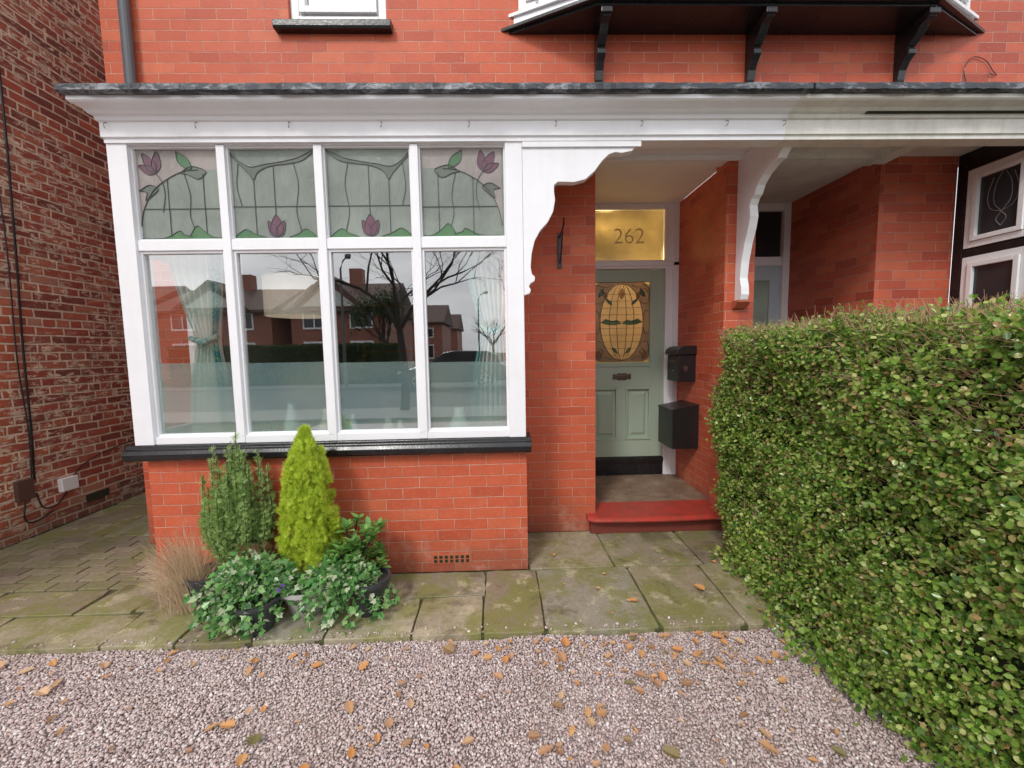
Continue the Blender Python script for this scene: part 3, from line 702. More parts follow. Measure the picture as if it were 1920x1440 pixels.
up=MB(); x0,x1,z0,z1=-1.508,-.802,3.935,5.098; y=M+.03
up.box(x0,x0+.06,y,y+.07,z0,z1); up.box(x1-.06,x1,y,y+.07,z0,z1); up.box(x0+.06,x1-.06,y,y+.07,z0,z0+.06); up.box(x0+.06,x1-.06,y,y+.07,z1-.06,z1)
up.box(x0+.07,x0+.115,y-.02,y+.05,z0+.07,z1-.07); up.box(x1-.115,x1-.07,y-.02,y+.05,z0+.07,z1-.07); up.box(x0+.115,x1-.115,y-.02,y+.05,z0+.07,z0+.115); up.box(x0+.115,x1-.115,y-.02,y+.05,z1-.115,z1-.07)
up.box(x0+.06,x1-.06,y+.01,y+.05,z0+.06,z0+.07); up.box(x0+.06,x0+.07,y+.01,y+.05,z0+.07,z1-.07); up.box(x1-.07,x1-.06,y+.01,y+.05,z0+.07,z1-.07)
uo=up.obj("upper_window",M_upvc,house,bevel=.004)
q=MB(); q.quad(x0+.11,x1-.11,z0+.11,z1-.11,y+.02); q.obj("window_glass",M_glassup,uo)
q=MB(); q.box(x0,x1,y+.2,y+.22,z0,z1); q.obj("net_blind",simple("white_blind",(.45,.48,.48),.8),uo)
q=MB(); q.prism([(M+.1,3.85),(M-.055,3.845),(M-.065,3.86),(M-.065,3.90),(M-.05,3.912),(M+.1,3.934)],'x',-1.60,-.755)
q.obj("window_sill",M_black,house,bevel=.004)
q=MB(); q.tube([(-2.645,M-.045,3.10),(-2.645,M-.045,6.5)],.034,14)
for z in (3.14,5.2): q.tube([(-2.645,M-.045,z),(-2.645,M-.045,z+.09)],.041,14)
q.box(-2.72,-2.57,M-.02,M-.002,3.21,3.25)
q.obj("downpipe",M_pipe,house)

ori=subempty("oriel_bay",(XP,M,3.85),house); ol=plink(ori)
def off(d,e=0): return [(.10-d*1.9-e,M-.002),(.70-d*.9,2.935-d),(3.08+d*.9,2.935-d),(3.70+d*1.9+e,M-.002)]
q=MB(); q.prism(off(0.0),'z',3.842,3.90); q.prism(off(.03),'z',3.8601,3.885); ol(q,"soffit",M_black,bevel=.004)
q=MB(); q.prism(off(-.02),'z',3.901,3.96); q.prism(off(0.0),'z',3.9601,3.985); ol(q,"sill_board",M_white,bevel=.003)
def face_window(p0,p1,z0,z1,n):
    q=MB(); g=MB(); v0=Vector((*p0,0)); v1=Vector((*p1,0)); d=(v1-v0); L=d.length; d.normalize(); nn=Vector((d.y,-d.x,0))
    def bx(mb,a,b_,o0,o1,za,zb):
        b=len(mb.v); P=[v0+d*a+nn*o0,v0+d*b_+nn*o0,v0+d*b_+nn*o1,v0+d*a+nn*o1]
        for z in (za,zb):
            for p in P: mb.v.append((p.x,p.y,z))
        mb.f+= [(b,b+3,b+2,b+1),(b+4,b+5,b+6,b+7),(b,b+1,b+5,b+4),(b+1,b+2,b+6,b+5),(b+2,b+3,b+7,b+6),(b+3,b,b+4,b+7)]
    ww=L/n
    for i in range(n):
        a=i*ww; e=a+ww
        for (s,t,o) in ((0,.06,0),(.065,.11,.02)):
            bx(q,a+s,a+t,-.05+o,o,z0+s,z1-s); bx(q,e-t,e-s,-.05+o,o,z0+s,z1-s); bx(q,a+t,e-t,-.05+o,o,z0+s,z0+t); bx(q,a+t,e-t,-.05+o,o,z1-t,z1-s)
        bx(g,a+.1,e-.1,-.02,-.016,z0+.1,z1-.1)
    return q,g
op=off(-.04)
for a,b_,n in ((op[0],op[1],1),(op[1],op[2],3),(op[2],op[3],1)):
    q,g=face_window(a,b_,3.986,5.2,n); ol(q,"window_frame",M_upvc,bevel=.003); ol(g,"window_glass",M_glassup)
q=MB(); q.prism(off(0),'z',5.2,5.4); ol(q,"oriel_roof",M_lead)
q=MB(); q.box(.3,3.5,M-.06,M-.03,3.99,5.2); ol(q,"net_blind",bpy.data.materials["white_blind"])
cb=[(3.198,3.36),(3.175,3.36),(3.165,3.40),(3.172,3.46),(3.16,3.50),(3.15,3.56),(3.12,3.61),(3.085,3.635),(3.08,3.665),(3.10,3.685),(3.075,3.70),(3.03,3.735),(3.00,3.775),(2.955,3.79),(2.945,3.815),(2.945,3.841),(3.198,3.841)]
for x in (.77,1.92,3.08):
    q=MB(); q.prism(cb,'x',x-.03,x+.03); q.box(x-.04,x+.04,2.935,3.05,3.80,3.8405); q.box(x-.036,x+.036,3.17,3.197,3.34,3.362)
    ol(q,"corbel",M_black,bevel=.005)

# ================================================================== adjoining house
adj=empty("adjoining_house",(3.5,3.2,0),"attached red brick house with weathered white porch canopy","house")
w=MB()
w.box(1.9005,2.02,M,M+.16,0,2.956); w.box(1.9005,1.97,M+.16,D+.1,0,2.956)
w.box(3.00,3.62,M,M+.25,0,2.956); w.box(3.00,3.2,M+.25,D+.1,0,2.956)
w.box(1.9005,8.5,M,M+.25,2.98,6.6)
w.box(3.66,6.2,B,B+.2,0,.83); w.box(3.62,3.8,B+.2,M,0,.83)
w.box(6.3,8.5,M,M+.25,0,2.98)
w.obj("wall",M_brickn,adj)
canopy(1.8005,6.6).obj("cornice",M_whitedirty,adj)
q=MB(); q.box(2.28,6.5,B-.1005,B-.0785,2.9235,2.9292); q.obj("joint_shade_strip",M_core,adj)  # solid black strip; the shade of an open joint is in its colour
q=MB(); q.box(1.9005,6.6,B+.051,M-.002,2.957,2.984); q.box(1.98,3.1,M+.002,D,2.958,3.0); q.box(2.02,3.0,M-.04,M+.10,2.93,2.9565); q.box(2.9,3.02,B+.06,M,2.90,2.9565); q.obj("soffit",M_whitedirty,adj)
leadroof(1.8605,6.7).obj("lead_roof",M_lead,adj)
q=MB(); q.box(2.0,2.08,DF,D,.2,2.957); q.box(2.93,3.0,DF-.02,D,.2,2.957); q.box(2.08,2.93,DF,D,2.33,2.42); q.box(2.08,2.93,DF,D,2.88,2.957); q.obj("door_frame",M_white,adj,bevel=.004)
q=MB(); q.box(2.08,2.20,DF+.02,DF+.05,.2,2.33); q.box(2.82,2.93,DF+.02,DF+.05,.2,2.33); q.box(2.20,2.82,DF+.02,DF+.05,2.18,2.33); q.box(2.20,2.82,DF+.02,DF+.05,.2,1.2); dd=q.obj("front_door",M_bluedoor,adj,bevel=.004)
q=MB(); q.box(2.20,2.82,DF+.03,DF+.035,1.2,2.18); q.obj("door_glass",M_sg_clear,dd)
q=MB(); q.box(2.08,2.93,DF+.03,DF+.035,2.42,2.88); q.obj("fanlight",M_darkglass,adj)
nb=MB(); X=3.62
nb.box(X,X+.06,3.13,3.198,.93,2.955); nb.box(X+.005,X+.06,B,3.13,2.82,2.955); nb.box(X+.005,X+.06,B,3.13,2.165,2.215); nb.box(X+.005,X+.06,B,3.13,.83,.95); nb.box(X-.004,X+.06,B-.02,B+.06,.95,2.82)
nbo=nb.obj("bay_window",M_black,adj,bevel=.003)
q=MB(); g=MB()
for z0,z1 in ((.955,2.16),(2.22,2.815)):
    for (s,t,xx) in ((.004,.05,X+.0),(.052,.085,X-.014)):
        ya_,yb_=B+.065,3.128
        q.box(xx,xx+.05,ya_+s,ya_+t,z0+s,z1-s); q.box(xx,xx+.05,yb_-t,yb_-s,z0+s,z1-s); q.box(xx,xx+.05,ya_+t,yb_-t,z0+s,z0+t); q.box(xx,xx+.05,ya_+t,yb_-t,z1-t,z1-s)
    g.box(X+.01,X+.014,B+.14,3.05,z0+.08,z1-.08)
q.obj("casement",M_upvc,nbo,bevel=.003); g.obj("casement_glass",M_darkglass,nbo)
q=MB(); yc=2.9
for s in(-1,1):
    for pl_ in ([(0,.10),(.05,.18),(.045,.30),(.0,.40)],[(0,.10),(.07,.14),(.09,.24),(.06,.36)],[(0,.1),(.03,.05),(0,.0)]):
        q.tube([(X+.007,yc+s*a,2.34+b_) for a,b_ in spline(pl_,5)],.0022,5)
q.obj("lead_came",simple("light_came",(.22,.19,.18),.4),nbo)
q=MB(); q.v+= [(X+.0085,2.80,1.84),(X+.0085,2.68,1.85),(X+.0085,2.68,1.70),(X+.0085,2.80,1.70)]; q.f.append((0,1,2,3)); q.obj("paper_notice",M_render,nbo)
q=MB(); q.box(3.66,6.2,B,B+.08,.84,.95)
for x in (3.68,4.2,4.8,5.4,6.1): q.box(x-.03,x+.03,B,B+.08,.95,2.79)
q.obj("bay_front_frame",M_black,adj)
q=MB(); q.box(3.7,6.2,B+.05,B+.055,.95,2.79); q.obj("bay_front_glass",M_darkglass,adj)
q=MB(); q.box(3.72,3.74,B+.1,3.2,.95,2.9);q.obj("bay_blind",M_core,adj)
q=MB(); q.tube([(x,M-.012,z) for x,z in spline([(3.62,3.50),(3.60,3.60),(3.66,3.68),(3.76,3.66),(3.83,3.58),(3.86,3.55),(3.80,3.56)],6)],.0028,6); q.obj("loose_cable",M_metal,adj)

# ================================================================== neighbour wall
nh=empty("neighbouring_house",(-4,4,0),"side wall of older weathered brick house across the passage","house")
w=MB(); w.box(-4.4,-4.0,1.2,11,0,7.2)
w.obj("wall",M_brickold,nh)
q=MB(); q.box(-4.0,-3.965,3.30,3.42,.33,.50); q.obj("meter_cover",simple("brown_metal",(.12,.06,.045),.6,0,.3),nh,bevel=.004)
q=MB(); q.box(-4.0,-3.955,3.62,3.76,.30,.42); q.obj("socket_box",M_upvc,nh,bevel=.006)
q=MB()
q.tube([(-3.985,y,z) for y,z in spline([(3.52,5.0),(3.53,3.6),(3.50,2.4),(3.47,1.6),(3.46,.9),(3.44,.48)],6)],.008,6)
q.tube([(-3.985,y,z) for y,z in spline([(3.42,3.3),(3.44,2.4),(3.42,1.5),(3.44,.9),(3.42,.48)],6)],.005,6)
q.tube([(-3.982,y,z) for y,z in spline([(3.44,.36),(3.48,.22),(3.58,.20),(3.66,.27),(3.68,.31)],5)],.006,6)
q.tube([(-3.982,y,z) for y,z in spline([(3.72,.40),(3.9,.52),(4.3,.60),(5.2,.66)],5)],.005,6)
q.tube([(-3.982,y,z) for y,z in spline([(3.36,.34),(3.34,.18),(3.40,.12),(3.55,.16)],5)],.006,6)
q.obj("cable",M_metal,nh)
q=MB(); q.box(-4.0,-3.992,3.85,4.07,.12,.19); q.obj("air_vent",M_core,nh)

# ================================================================== ground
q=MB(); q.box(-250,250,-300,60,-.30,-.06); q.obj("ground",M_soil,None,kind="structure")
q=MB(); q.box(-4.0,3.6,-3.4,2.022,-.059,-.034); q.obj("gravel_driveway",M_bed,None,kind="structure")
q=MB(); q.box(-3.999,3.6,2.032,3.30,-.0595,-.013); q.box(-3.999,-2.87,3.301,9,-.0595,-.013); q.obj("paving_joints",M_joint,None,kind="structure")
fl=MB(); J=.0045
def flag(x0,x1,y0,y1,z=0.0,sk=(0,0,0,0)):
    b=len(fl.v); t=[random.uniform(-.004,.005) for _ in range(4)]
    P=[(x0+J+sk[0],y0+J),(x1-J+sk[1],y0+J),(x1-J+sk[2],y1-J),(x0+J+sk[3],y1-J)]
    P=[(p[0]+random.uniform(-.004,.004),p[1]+random.uniform(-.003,.003)) for p in P]
    out=[]
    for i in range(4):
        a=P[i]; c=P[(i+1)%4]; L=math.hypot(c[0]-a[0],c[1]-a[1]); m=max(2,int(L/.06))
        for k in range(m):
            u=k/m; r_=random.uniform(-.003,.003); nx,ny=-(c[1]-a[1])/L,(c[0]-a[0])/L
            if k==0: out.append((a[0]+(c[0]-a[0])*.02,a[1]+(c[1]-a[1])*.02))
            else: out.append((a[0]+(c[0]-a[0])*u+nx*r_,a[1]+(c[1]-a[1])*u+ny*r_))
    n=len(out)
    def hz(p): 
        u=(p[0]-x0)/(x1-x0); v=(p[1]-y0)/(y1-y0); return z+t[0]*(1-u)*(1-v)+t[1]*u*(1-v)+t[2]*u*v+t[3]*(1-u)*v
    for p in out: fl.v.append((p[0],p[1],-.055))
    for p in out: fl.v.append((p[0],p[1],hz(p)))
    fl.f.append(tuple(range(b+n-1,b-1,-1))); fl.f.append(tuple(range(b+n,b+2*n)))
    for i in range(n): j=(i+1)%n; fl.f.append((b+i,b+j,b+n+j,b+n+i))
for x0,x1 in ((-4.0,-3.45),(-3.45,-2.85),(-2.85,-2.13)): flag(x0,x1,2.02,2.30)
flag(-4.0,-3.2,2.30,2.56); flag(-3.2,-2.55,2.30,2.56); flag(-2.55,-2.22,2.30,2.64,sk=(0,0,.06,.05))
flag(-2.13,-1.75,2.02,2.32); flag(-2.22,-1.75,2.32,2.64); flag(-1.75,-1.35,2.02,2.64); flag(-1.35,-.98,2.02,2.64)
flag(-.98,-.51,2.02,2.36); flag(-.51,-.13,2.02,2.36); flag(-.98,-.13,2.36,2.64)
flag(-.13,.21,2.02,2.64); flag(.21,.83,2.02,2.64); flag(.83,1.30,2.02,2.64,sk=(0,0,.03,.0)); flag(1.30,1.75,2.02,2.64,sk=(0,0,0,.03))
flag(.16,.75,2.64,3.2); flag(.75,1.38,2.64,3.155); flag(1.38,1.95,2.64,3.155); flag(1.95,2.6,2.02,3.155); flag(2.6,3.6,2.02,2.64); flag(2.6,3.6,2.64,3.2)
y=3.35
while y<9: flag(-3.99,-3.4,y,y+.75); flag(-3.4,-2.87,y,y+.75); y+=.75
fl.obj("stone_patio",M_flag,None,kind="structure",bevel=.004)
pv=MB()
yy=2.57; row=0
while yy<3.33:
    xx=-4.0-(.1 if row%2 else 0)
    while xx<-2.35:
        x1=min(xx+.2,-2.34 if yy<3.2 else -2.87)
        if x1-max(xx,-3.995)>.04:
            zt=random.uniform(-.005,.001); pv.box(max(xx,-3.995)+.0045,x1-.0045,yy+.0045,yy+.0955,-.055,zt)
        xx+=.2
    yy+=.1; row+=1
pv.obj("block_paving",M_paver,None,kind="structure",bevel=.005)
def ico():
    t=(1+5**.5)/2; v=np.array([(-1,t,0),(1,t,0),(-1,-t,0),(1,-t,0),(0,-1,t),(0,1,t),(0,-1,-t),(0,1,-t),(t,0,-1),(t,0,1),(-t,0,-1),(-t,0,1)],float)
    f=[(0,11,5),(0,5,1),(0,1,7),(0,7,10),(0,10,11),(1,5,9),(5,11,4),(11,10,2),(10,7,6),(7,1,8),(3,9,4),(3,4,2),(3,2,6),(3,6,8),(3,8,9),(4,9,5),(2,4,11),(6,2,10),(8,6,7),(9,8,1)]
    return v/np.linalg.norm(v[0]),f
IV,IF=ico()
SP=.0100
gx=np.arange(-3.1,1.75,SP); gy=np.arange(1.08,2.022,SP)
P=np.stack(np.meshgrid(gx,gy),-1).reshape(-1,2); P=P+rng.uniform(-.0055,.0055,P.shape)
P=P[(P[:,1]<2.018+.010*np.sin(P[:,0]*9))]
z=-.028+rng.uniform(0,.006,len(P))+.005*np.sin(P[:,0]*5)*np.sin(P[:,1]*7)
pos=np.column_stack([P,z])
ex=160; exy=np.column_stack([rng.uniform(-3,1.6,ex),2.03+np.abs(rng.normal(0,.03,ex)),np.full(ex,.004)]); exy=exy[exy[:,1]<2.5]; pos=np.vstack([pos,exy])
N=len(pos); s0=rng.uniform(.7,1.3,N); sz=np.column_stack([rng.uniform(.0050,.0070,N)*s0,rng.uniform(.0056,.0088,N)*s0,rng.uniform(.0034,.0052,N)*s0])
nn=nrm(np.column_stack([rng.normal(0,.30,N),rng.normal(0,.30,N),np.ones(N)])); ax=rdir(N)
def jd(T): return T*(1+rng.uniform(-.22,.22,T.shape[:2]+(1,)))
me=scatter("gravel",IV,IF,pos,ax,nn,sz,True,jd)
link("gravel",me,M_stone,None,kind="stuff",label="loose pink and grey gravel on the driveway",category="gravel")
def oakleaf():
    half=[(0,0),(.03,.10),(.16,.16),(.10,.27),(.26,.38),(.15,.48),(.31,.62),(.17,.70),(.20,.84),(.07,.90),(0,1)]
    n=len(half); v=[];f=[]
    for i,(x,y_) in enumerate(half): v.append((0,y_-.5,.02*math.sin(y_*3)))
    r0_=len(v)
    for (x,y_) in half: v.append((x,y_-.5,.10*x+.25*x*x+.02*math.sin(y_*3)))
    l0=len(v)
    for (x,y_) in half: v.append((-x,y_-.5,.16*x+.02*math.sin(y_*3)))
    for i in range(n-1):
        f.append((i,r0_+i,r0_+i+1,i+1)); f.append((i,i+1,l0+i+1,l0+i))
    b=len(v); v+=[(-.008,-.5,0),(.008,-.5,0),(.02,-.72,.03),(.005,-.72,.03)]; f.append((b,b+1,b+2,b+3))
    return v,f
ov,of=oakleaf(); lms=[]
for k in range(5):
    me=bpy.data.meshes.new("oak_leaf"); me.from_pydata([(x*(1+.15*k),y_,z*(1+.8*k)+(.15*k*y_*y_)+.08*k*x*y_) for x,y_,z in ov],[],of); me.update(); me.materials.append(M_fallen); lms.append(me)
fixed=[(-2.45,1.50),(-2.30,1.53),(-1.95,1.42),(-1.15,1.55),(-1.0,1.48),(-.68,1.62),(-.93,1.86),(-1.25,1.90),(-.30,1.93),(.10,1.45),(.14,1.40),(-.6,1.42),(.27,1.85),(.62,1.72),(.60,1.36),(.95,1.85),(.98,1.37),(1.02,1.80),(-2.5,1.85),(-2.1,1.75),(.83,1.98),(-.75,1.35),(1.2,2.35),(1.1,1.95),(.3,1.95),(-1.7,1.93),(.75,2.25),(.35,2.8)]
cnt=0
def addleaf(x,y,s):
    global cnt
    o=bpy.data.objects.new("fallen_leaf",lms[cnt%5]); COL.objects.link(o); cnt+=1
    o.location=(x,y,(-.012 if y<2.02 else .010)); o.scale=(s,s,s); o.rotation_euler=(random.uniform(-.2,.2),random.uniform(-.2,.2),random.uniform(0,6.28))
    o["label"]="orange brown oak leaf lying on gravel" if y<2.02 else "orange brown oak leaf lying on paving"; o["category"]="leaf"; o["group"]="autumn leaves fallen on the driveway"
for x,y in fixed: addleaf(x,y,random.uniform(.055,.08))
for i in range(210):
    t=random.random()
    x=random.uniform(-2.6,1.45) if t<.45 else random.triangular(-.6,1.5,1.1)
    y=random.uniform(1.28,2.0) if random.random()<.7 else random.triangular(1.7,2.01,1.98)
    addleaf(x,y,random.choice((random.uniform(.02,.035),random.uniform(.03,.06))))
for i in range(12): addleaf(random.uniform(.2,1.5),random.uniform(2.1,3.0),random.uniform(.02,.035))

# ================================================================== hedge
hedge=empty("hedge",(2.0,1.0,0),"clipped green privet hedge with bare twigs beside the driveway","hedge")
def hx(y,z): return 1.52+.04*np.sin(y*3.1+z*2)+.03*np.sin(y*7+z*5.3)+.025*np.sin(z*9-y*4)+.04*np.clip(.35-z,0,1)-.02*np.clip(z-.9,0,1)
def top(y,x): return 1.595+.02*np.sin(y*5+x*3)+.025*np.sin(y*13+x*9)
yend=2.86
def hedge_pts(n,ylo,yhi,depth):
    a=int(n*.82); yv=rng.uniform(ylo,yhi,a); zv=rng.uniform(0.02,1.58,a); dd=np.abs(rng.normal(0,depth,a))-np.where(rng.random(a)<.08,rng.uniform(0,.05,a),0)
    rnd=np.clip((zv-1.44)/.16,0,1)**2*.09+np.clip((yv-(yend-.2))/.2,0,1)**2*.12
    xv=hx(yv,zv)+dd+rnd
    p1=np.column_stack([xv,yv,zv]); n1=np.tile([-1,-.1,.55],(a,1))
    c=n-a; yv=rng.uniform(ylo,yhi,c); xv=rng.uniform(1.56,2.45,c); zv=top(yv,xv)-np.abs(rng.normal(0,.02,c))+np.where(rng.random(c)<.2,rng.uniform(0,.06,c),0)-np.clip((1.66-xv)/.12,0,1)**2*.08
    p2=np.column_stack([xv,yv,zv]); n2=np.tile([0,-.2,1],(c,1))
    return np.vstack([p1,p2]),np.vstack([n1,n2]).astype(float)
P1,N1=hedge_pts(118000,.95,yend,.045); P2,N2=hedge_pts(16000,-.6,.95,.04)
a=8000; p3=np.column_stack([rng.uniform(1.62,2.5,a),yend-np.abs(rng.normal(0,.03,a)),rng.uniform(.02,1.57,a)]); n3=np.tile([0,1.,.1],(a,1))
pos=np.vstack([P1,P2,p3]); nn=np.vstack([N1,N2,n3])
cl=np.sin(pos[:,1]*23+3*np.sin(pos[:,2]*9))*np.sin(pos[:,2]*27+2*np.sin(pos[:,1]*11))+.5*np.sin(pos[:,1]*51+pos[:,2]*47)+.6*np.sin(pos[:,1]*83-pos[:,2]*67)
big=np.sin(pos[:,1]*6.3+1.7*np.sin(pos[:,2]*3.1))*np.sin(pos[:,2]*5.1+pos[:,1]*2)
keep=rng.random(len(pos))<np.clip(.64+.42*cl+.20*big,.10,1); pos=pos[keep]; nn=nn[keep]; cl=cl[keep]
pos[:,0]-= .017*cl*(nn[:,0]<-.5)
N=len(pos); nr=nrm(nn+rng.normal(0,.5,(N,3))); ax=nrm(rng.normal(0,1,(N,3))+np.array([-.5,0,.5]))
sz=rng.uniform(.013,.025,N)[:,None]*np.column_stack([rng.uniform(.95,1.45,N),np.ones(N),np.ones(N)])
me=scatter("foliage",LEAF_V,LEAF_F,pos,ax,nr,sz); link("foliage",me,M_hedge,hedge)
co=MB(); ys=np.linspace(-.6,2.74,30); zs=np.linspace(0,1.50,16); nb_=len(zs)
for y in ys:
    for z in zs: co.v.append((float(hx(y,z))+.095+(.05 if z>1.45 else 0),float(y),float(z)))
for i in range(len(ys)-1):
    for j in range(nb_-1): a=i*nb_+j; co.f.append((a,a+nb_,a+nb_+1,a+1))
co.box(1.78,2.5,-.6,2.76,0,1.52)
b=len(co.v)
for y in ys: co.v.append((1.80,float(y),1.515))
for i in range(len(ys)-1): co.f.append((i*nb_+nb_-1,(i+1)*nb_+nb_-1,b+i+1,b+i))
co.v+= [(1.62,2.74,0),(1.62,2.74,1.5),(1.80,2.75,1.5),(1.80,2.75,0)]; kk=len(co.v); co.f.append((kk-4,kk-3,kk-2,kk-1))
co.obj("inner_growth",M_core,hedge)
tw=MB()
for i in range(4200):
    y=random.uniform(.9,2.8); z=random.uniform(1.1,1.58) if random.random()<.5 else random.uniform(.05,1.5)
    if random.random()<.5: p=Vector((float(hx(y,z))+.045,y,z)); d=Vector((-random.uniform(.2,.8),random.uniform(-.7,.7),random.uniform(-.1,1)))
    else: x=random.uniform(1.56,2.3); p=Vector((x,y,float(top(y,x))-.03)); d=Vector((random.uniform(-.6,.6),random.uniform(-.6,.6),1))
    d.normalize(); L=random.uniform(.04,.11); m_=p+d*L*.5+Vector((random.uniform(-.01,.01),random.uniform(-.01,.01),0)); 
    tw.tube([p,m_,p+d*L],[.0016,.0012,.0006],4,False)
for i in range(50):
    y=random.uniform(.9,2.75); x0=float(hx(y,.1))+.05
    tw.tube([(x0+.05,y,0),(x0+random.uniform(0,.04),y+random.uniform(-.05,.05),.2),(x0+random.uniform(.0,.05),y+random.uniform(-.1,.1),.5)],[.006,.004,.002],5,False)
tw.obj("twigs",M_twig,hedge)

# ================================================================== potted plants
def pot(cx,cy,r0_,r1_,h,mat,parent,z=0.0):
    q=MB(); q.lathe([(r0_,z),(r0_+(r1_-r0_)*.5,z+h*.5),(r1_,z+h*.86),(r1_+.010,z+h*.87),(r1_+.010,z+h),(r1_-.008,z+h),(r1_-.012,z+h-.025)],cx,cy,28)
    q.obj("pot",mat,parent,bevel=.002)
    s=MB(); s.lathe([(.001,z+h-.03),(r1_-.013,z+h-.03),(r1_-.014,z+h-.022)],cx,cy,20); s.obj("soil",M_soil,parent)
def frond(nl,spread,wd):
    V=[];F=[]
    for i in range(nl):
        t=i/(nl-1); ang=(t-.5)*spread; l=1-.5*abs(t-.5)*1.4
        c,s=math.cos(ang),math.sin(ang); b=len(V); z=.08*math.sin(i*2.4)
        for (x,y) in ((-wd*.4,.05),(wd*.4,.05),(wd,l*.6),(0,l),(-wd,l*.6)): V.append((x*c+y*s,y*c-x*s,z*y))
        F.append((b,b+1,b+2,b+3,b+4))
    return V,F
def golden():
    e=empty("potted_conifer",(-1.185,2.40,0),"bright yellow green conical conifer in a grey bowl","plant")
    pot(-1.17,2.31,.10,.150,.16,M_potgrey,e)
    fv,ff=frond(7,1.6,.045)
    n=9000; t=rng.random(n)**.85; z=.17+t*.88; ang=rng.uniform(0,2*math.pi,n)
    xs_=[0,.12,.3,.5,.7,.85,.95,1]; ys_=[.12,.158,.155,.130,.092,.056,.026,.006]
    shape=np.interp(t,xs_,ys_)
    rad=shape*(1+.14*np.sin(ang*6+z*5)+.10*np.sin(ang*11-z*17)+.10*np.sin(z*60+ang*4))
    rad=np.maximum(rad*.92,.007)*np.where(rng.random(n)<.3,rng.uniform(.5,.95,n),1); cx=-1.185+.012*np.sin(z*6); cy=2.40
    pos=np.column_stack([cx+rad*np.cos(ang),cy+rad*np.sin(ang),z])
    K=46; la=rng.uniform(0,6.28,K); lz0=rng.uniform(.25,.88,K); m=60
    tt=np.tile(np.linspace(0,1,m),K); la=np.repeat(la,m); lz=np.repeat(lz0,m)+tt*.12
    tz=np.clip((np.repeat(lz0,m)-.17)/.88,0,1); sr=np.interp(tz,xs_,ys_)
    lr=sr*(.98)+.008*(1-tt)
    rr=(1-tt)*.020+.002; aa=rng.uniform(0,6.28,len(tt)); pos2=np.column_stack([-1.185+lr*np.cos(la)+rr*np.cos(aa),2.40+lr*np.sin(la)+rr*np.sin(aa),lz]); pos=np.vstack([pos,pos2]); ang=np.concatenate([ang,aa]); n=len(pos)
    out=np.column_stack([np.cos(ang),np.sin(ang),np.zeros(n)]); axd=nrm(out*.45+np.array([0,0,1.1])+rng.normal(0,.35,(n,3))); nr=nrm(out+rng.normal(0,.6,(n,3)))
    me=scatter("foliage",fv,ff,pos,axd,nr,rng.uniform(.020,.044,n)); link("foliage",me,M_yconif,e)
    q=MB(); q.tube([(-1.185,2.4,.12),(-1.185,2.4,.9)],[.014,.004],6); q.obj("stem",M_bark,e)
golden()
def greenc():
    e=empty("potted_conifer",(-1.66,2.44,0),"feathery green upright conifer in a dark pot","plant")
    pot(-1.80,2.38,.085,.115,.20,M_pot,e)
    P=[];A=[]; st=MB()
    for i in range(165):
        a=random.uniform(0,6.28); r=abs(random.gauss(0,.10))+.01; top_=random.uniform(.42,.88) if r>.06 else random.uniform(.62,.96)
        if i==0: r,top_=.01,1.03
        if i==1: r,top_,a=.05,.97,2.5
        if i==2: r,top_,a=.12,.92,.1
        if i==3: r,top_,a=.14,.93,3.0
        bx,by=-1.64,2.46; r=min(r,.18); tx=bx+math.cos(a)*r*1.05; ty=by+math.sin(a)*r*.8
        pts=[Vector((bx+math.cos(a)*r*.3,by+math.sin(a)*r*.3,.15)),Vector((bx+math.cos(a)*r*1.05,by+math.sin(a)*r*.8,.42)),Vector((tx,ty,top_))]
        sp_=[Vector(p) for p in spline(pts,6)]; st.tube(sp_,.0022,4,False)
        m=105
        for k in range(m):
            t=.10+.90*k/m; idx=t*(len(sp_)-1); i0=min(int(idx),len(sp_)-2); p=sp_[i0].lerp(sp_[i0+1],idx-i0); d=(sp_[i0+1]-sp_[i0]).normalized()
            w_=.019*(1.12-t); P.append(p+Vector((random.gauss(0,w_),random.gauss(0,w_),0))); A.append(d*.8+Vector((random.gauss(0,.8),random.gauss(0,.8),random.gauss(.15,.3))))
    pos=np.array(P); ax=nrm(np.array(A)); n=len(pos)
    fv,ff=frond(5,1.5,.05)
    me=scatter("foliage",fv,ff,pos,ax,rdir(n),rng.uniform(.020,.042,n)); link("foliage",me,M_gconif,e); st.obj("stem",M_bark,e)
greenc()
e=empty("ornamental_grass",(-1.90,2.36,0),"tuft of dry straw coloured ornamental grass","plant")
V=[];F=[]
for i in range(1500):
    a=random.uniform(2.3,5.2) if random.random()<.6 else random.uniform(0,6.28); L=random.uniform(.16,.50); lean=random.uniform(.1,.85); b=len(V)
    bx=-1.87+random.gauss(0,.045); by=2.34+random.gauss(0,.04); d=(math.cos(a),math.sin(a)*.6); wv=.0015
    for k in range(7):
        t=k/6; rr=L*lean*t**1.4*.95; zz=.02+L*(t*1.15-lean*.80*t*t); zz=max(zz,.006); x=bx+d[0]*rr; y=by+d[1]*rr; ww=wv*(1-t*.8)
        V+= [(x-d[1]*ww-ww*.5,y+d[0]*ww,zz),(x+d[1]*ww+ww*.5,y-d[0]*ww,zz)]
        if k: F.append((b+2*k-2,b+2*k-1,b+2*k+1,b+2*k))
me=bpy.data.meshes.new("blades"); me.from_pydata(V,[],F); me.update(); link("blades",me,M_straw,e)
IVY=[(0,0),(.18,-.10),(.42,.02),(.36,.22),(.52,.45),(.28,.50),(.14,.72),(0,1.0),(-.14,.72),(-.28,.50),(-.52,.45),(-.36,.22),(-.42,.02),(-.18,-.10)]
iv=[(x,y,.10*abs(x)-.05*y*y) for x,y in IVY]; iff=[(0,1,2,3,4,5,6,7),(0,7,8,9,10,11,12,13)]
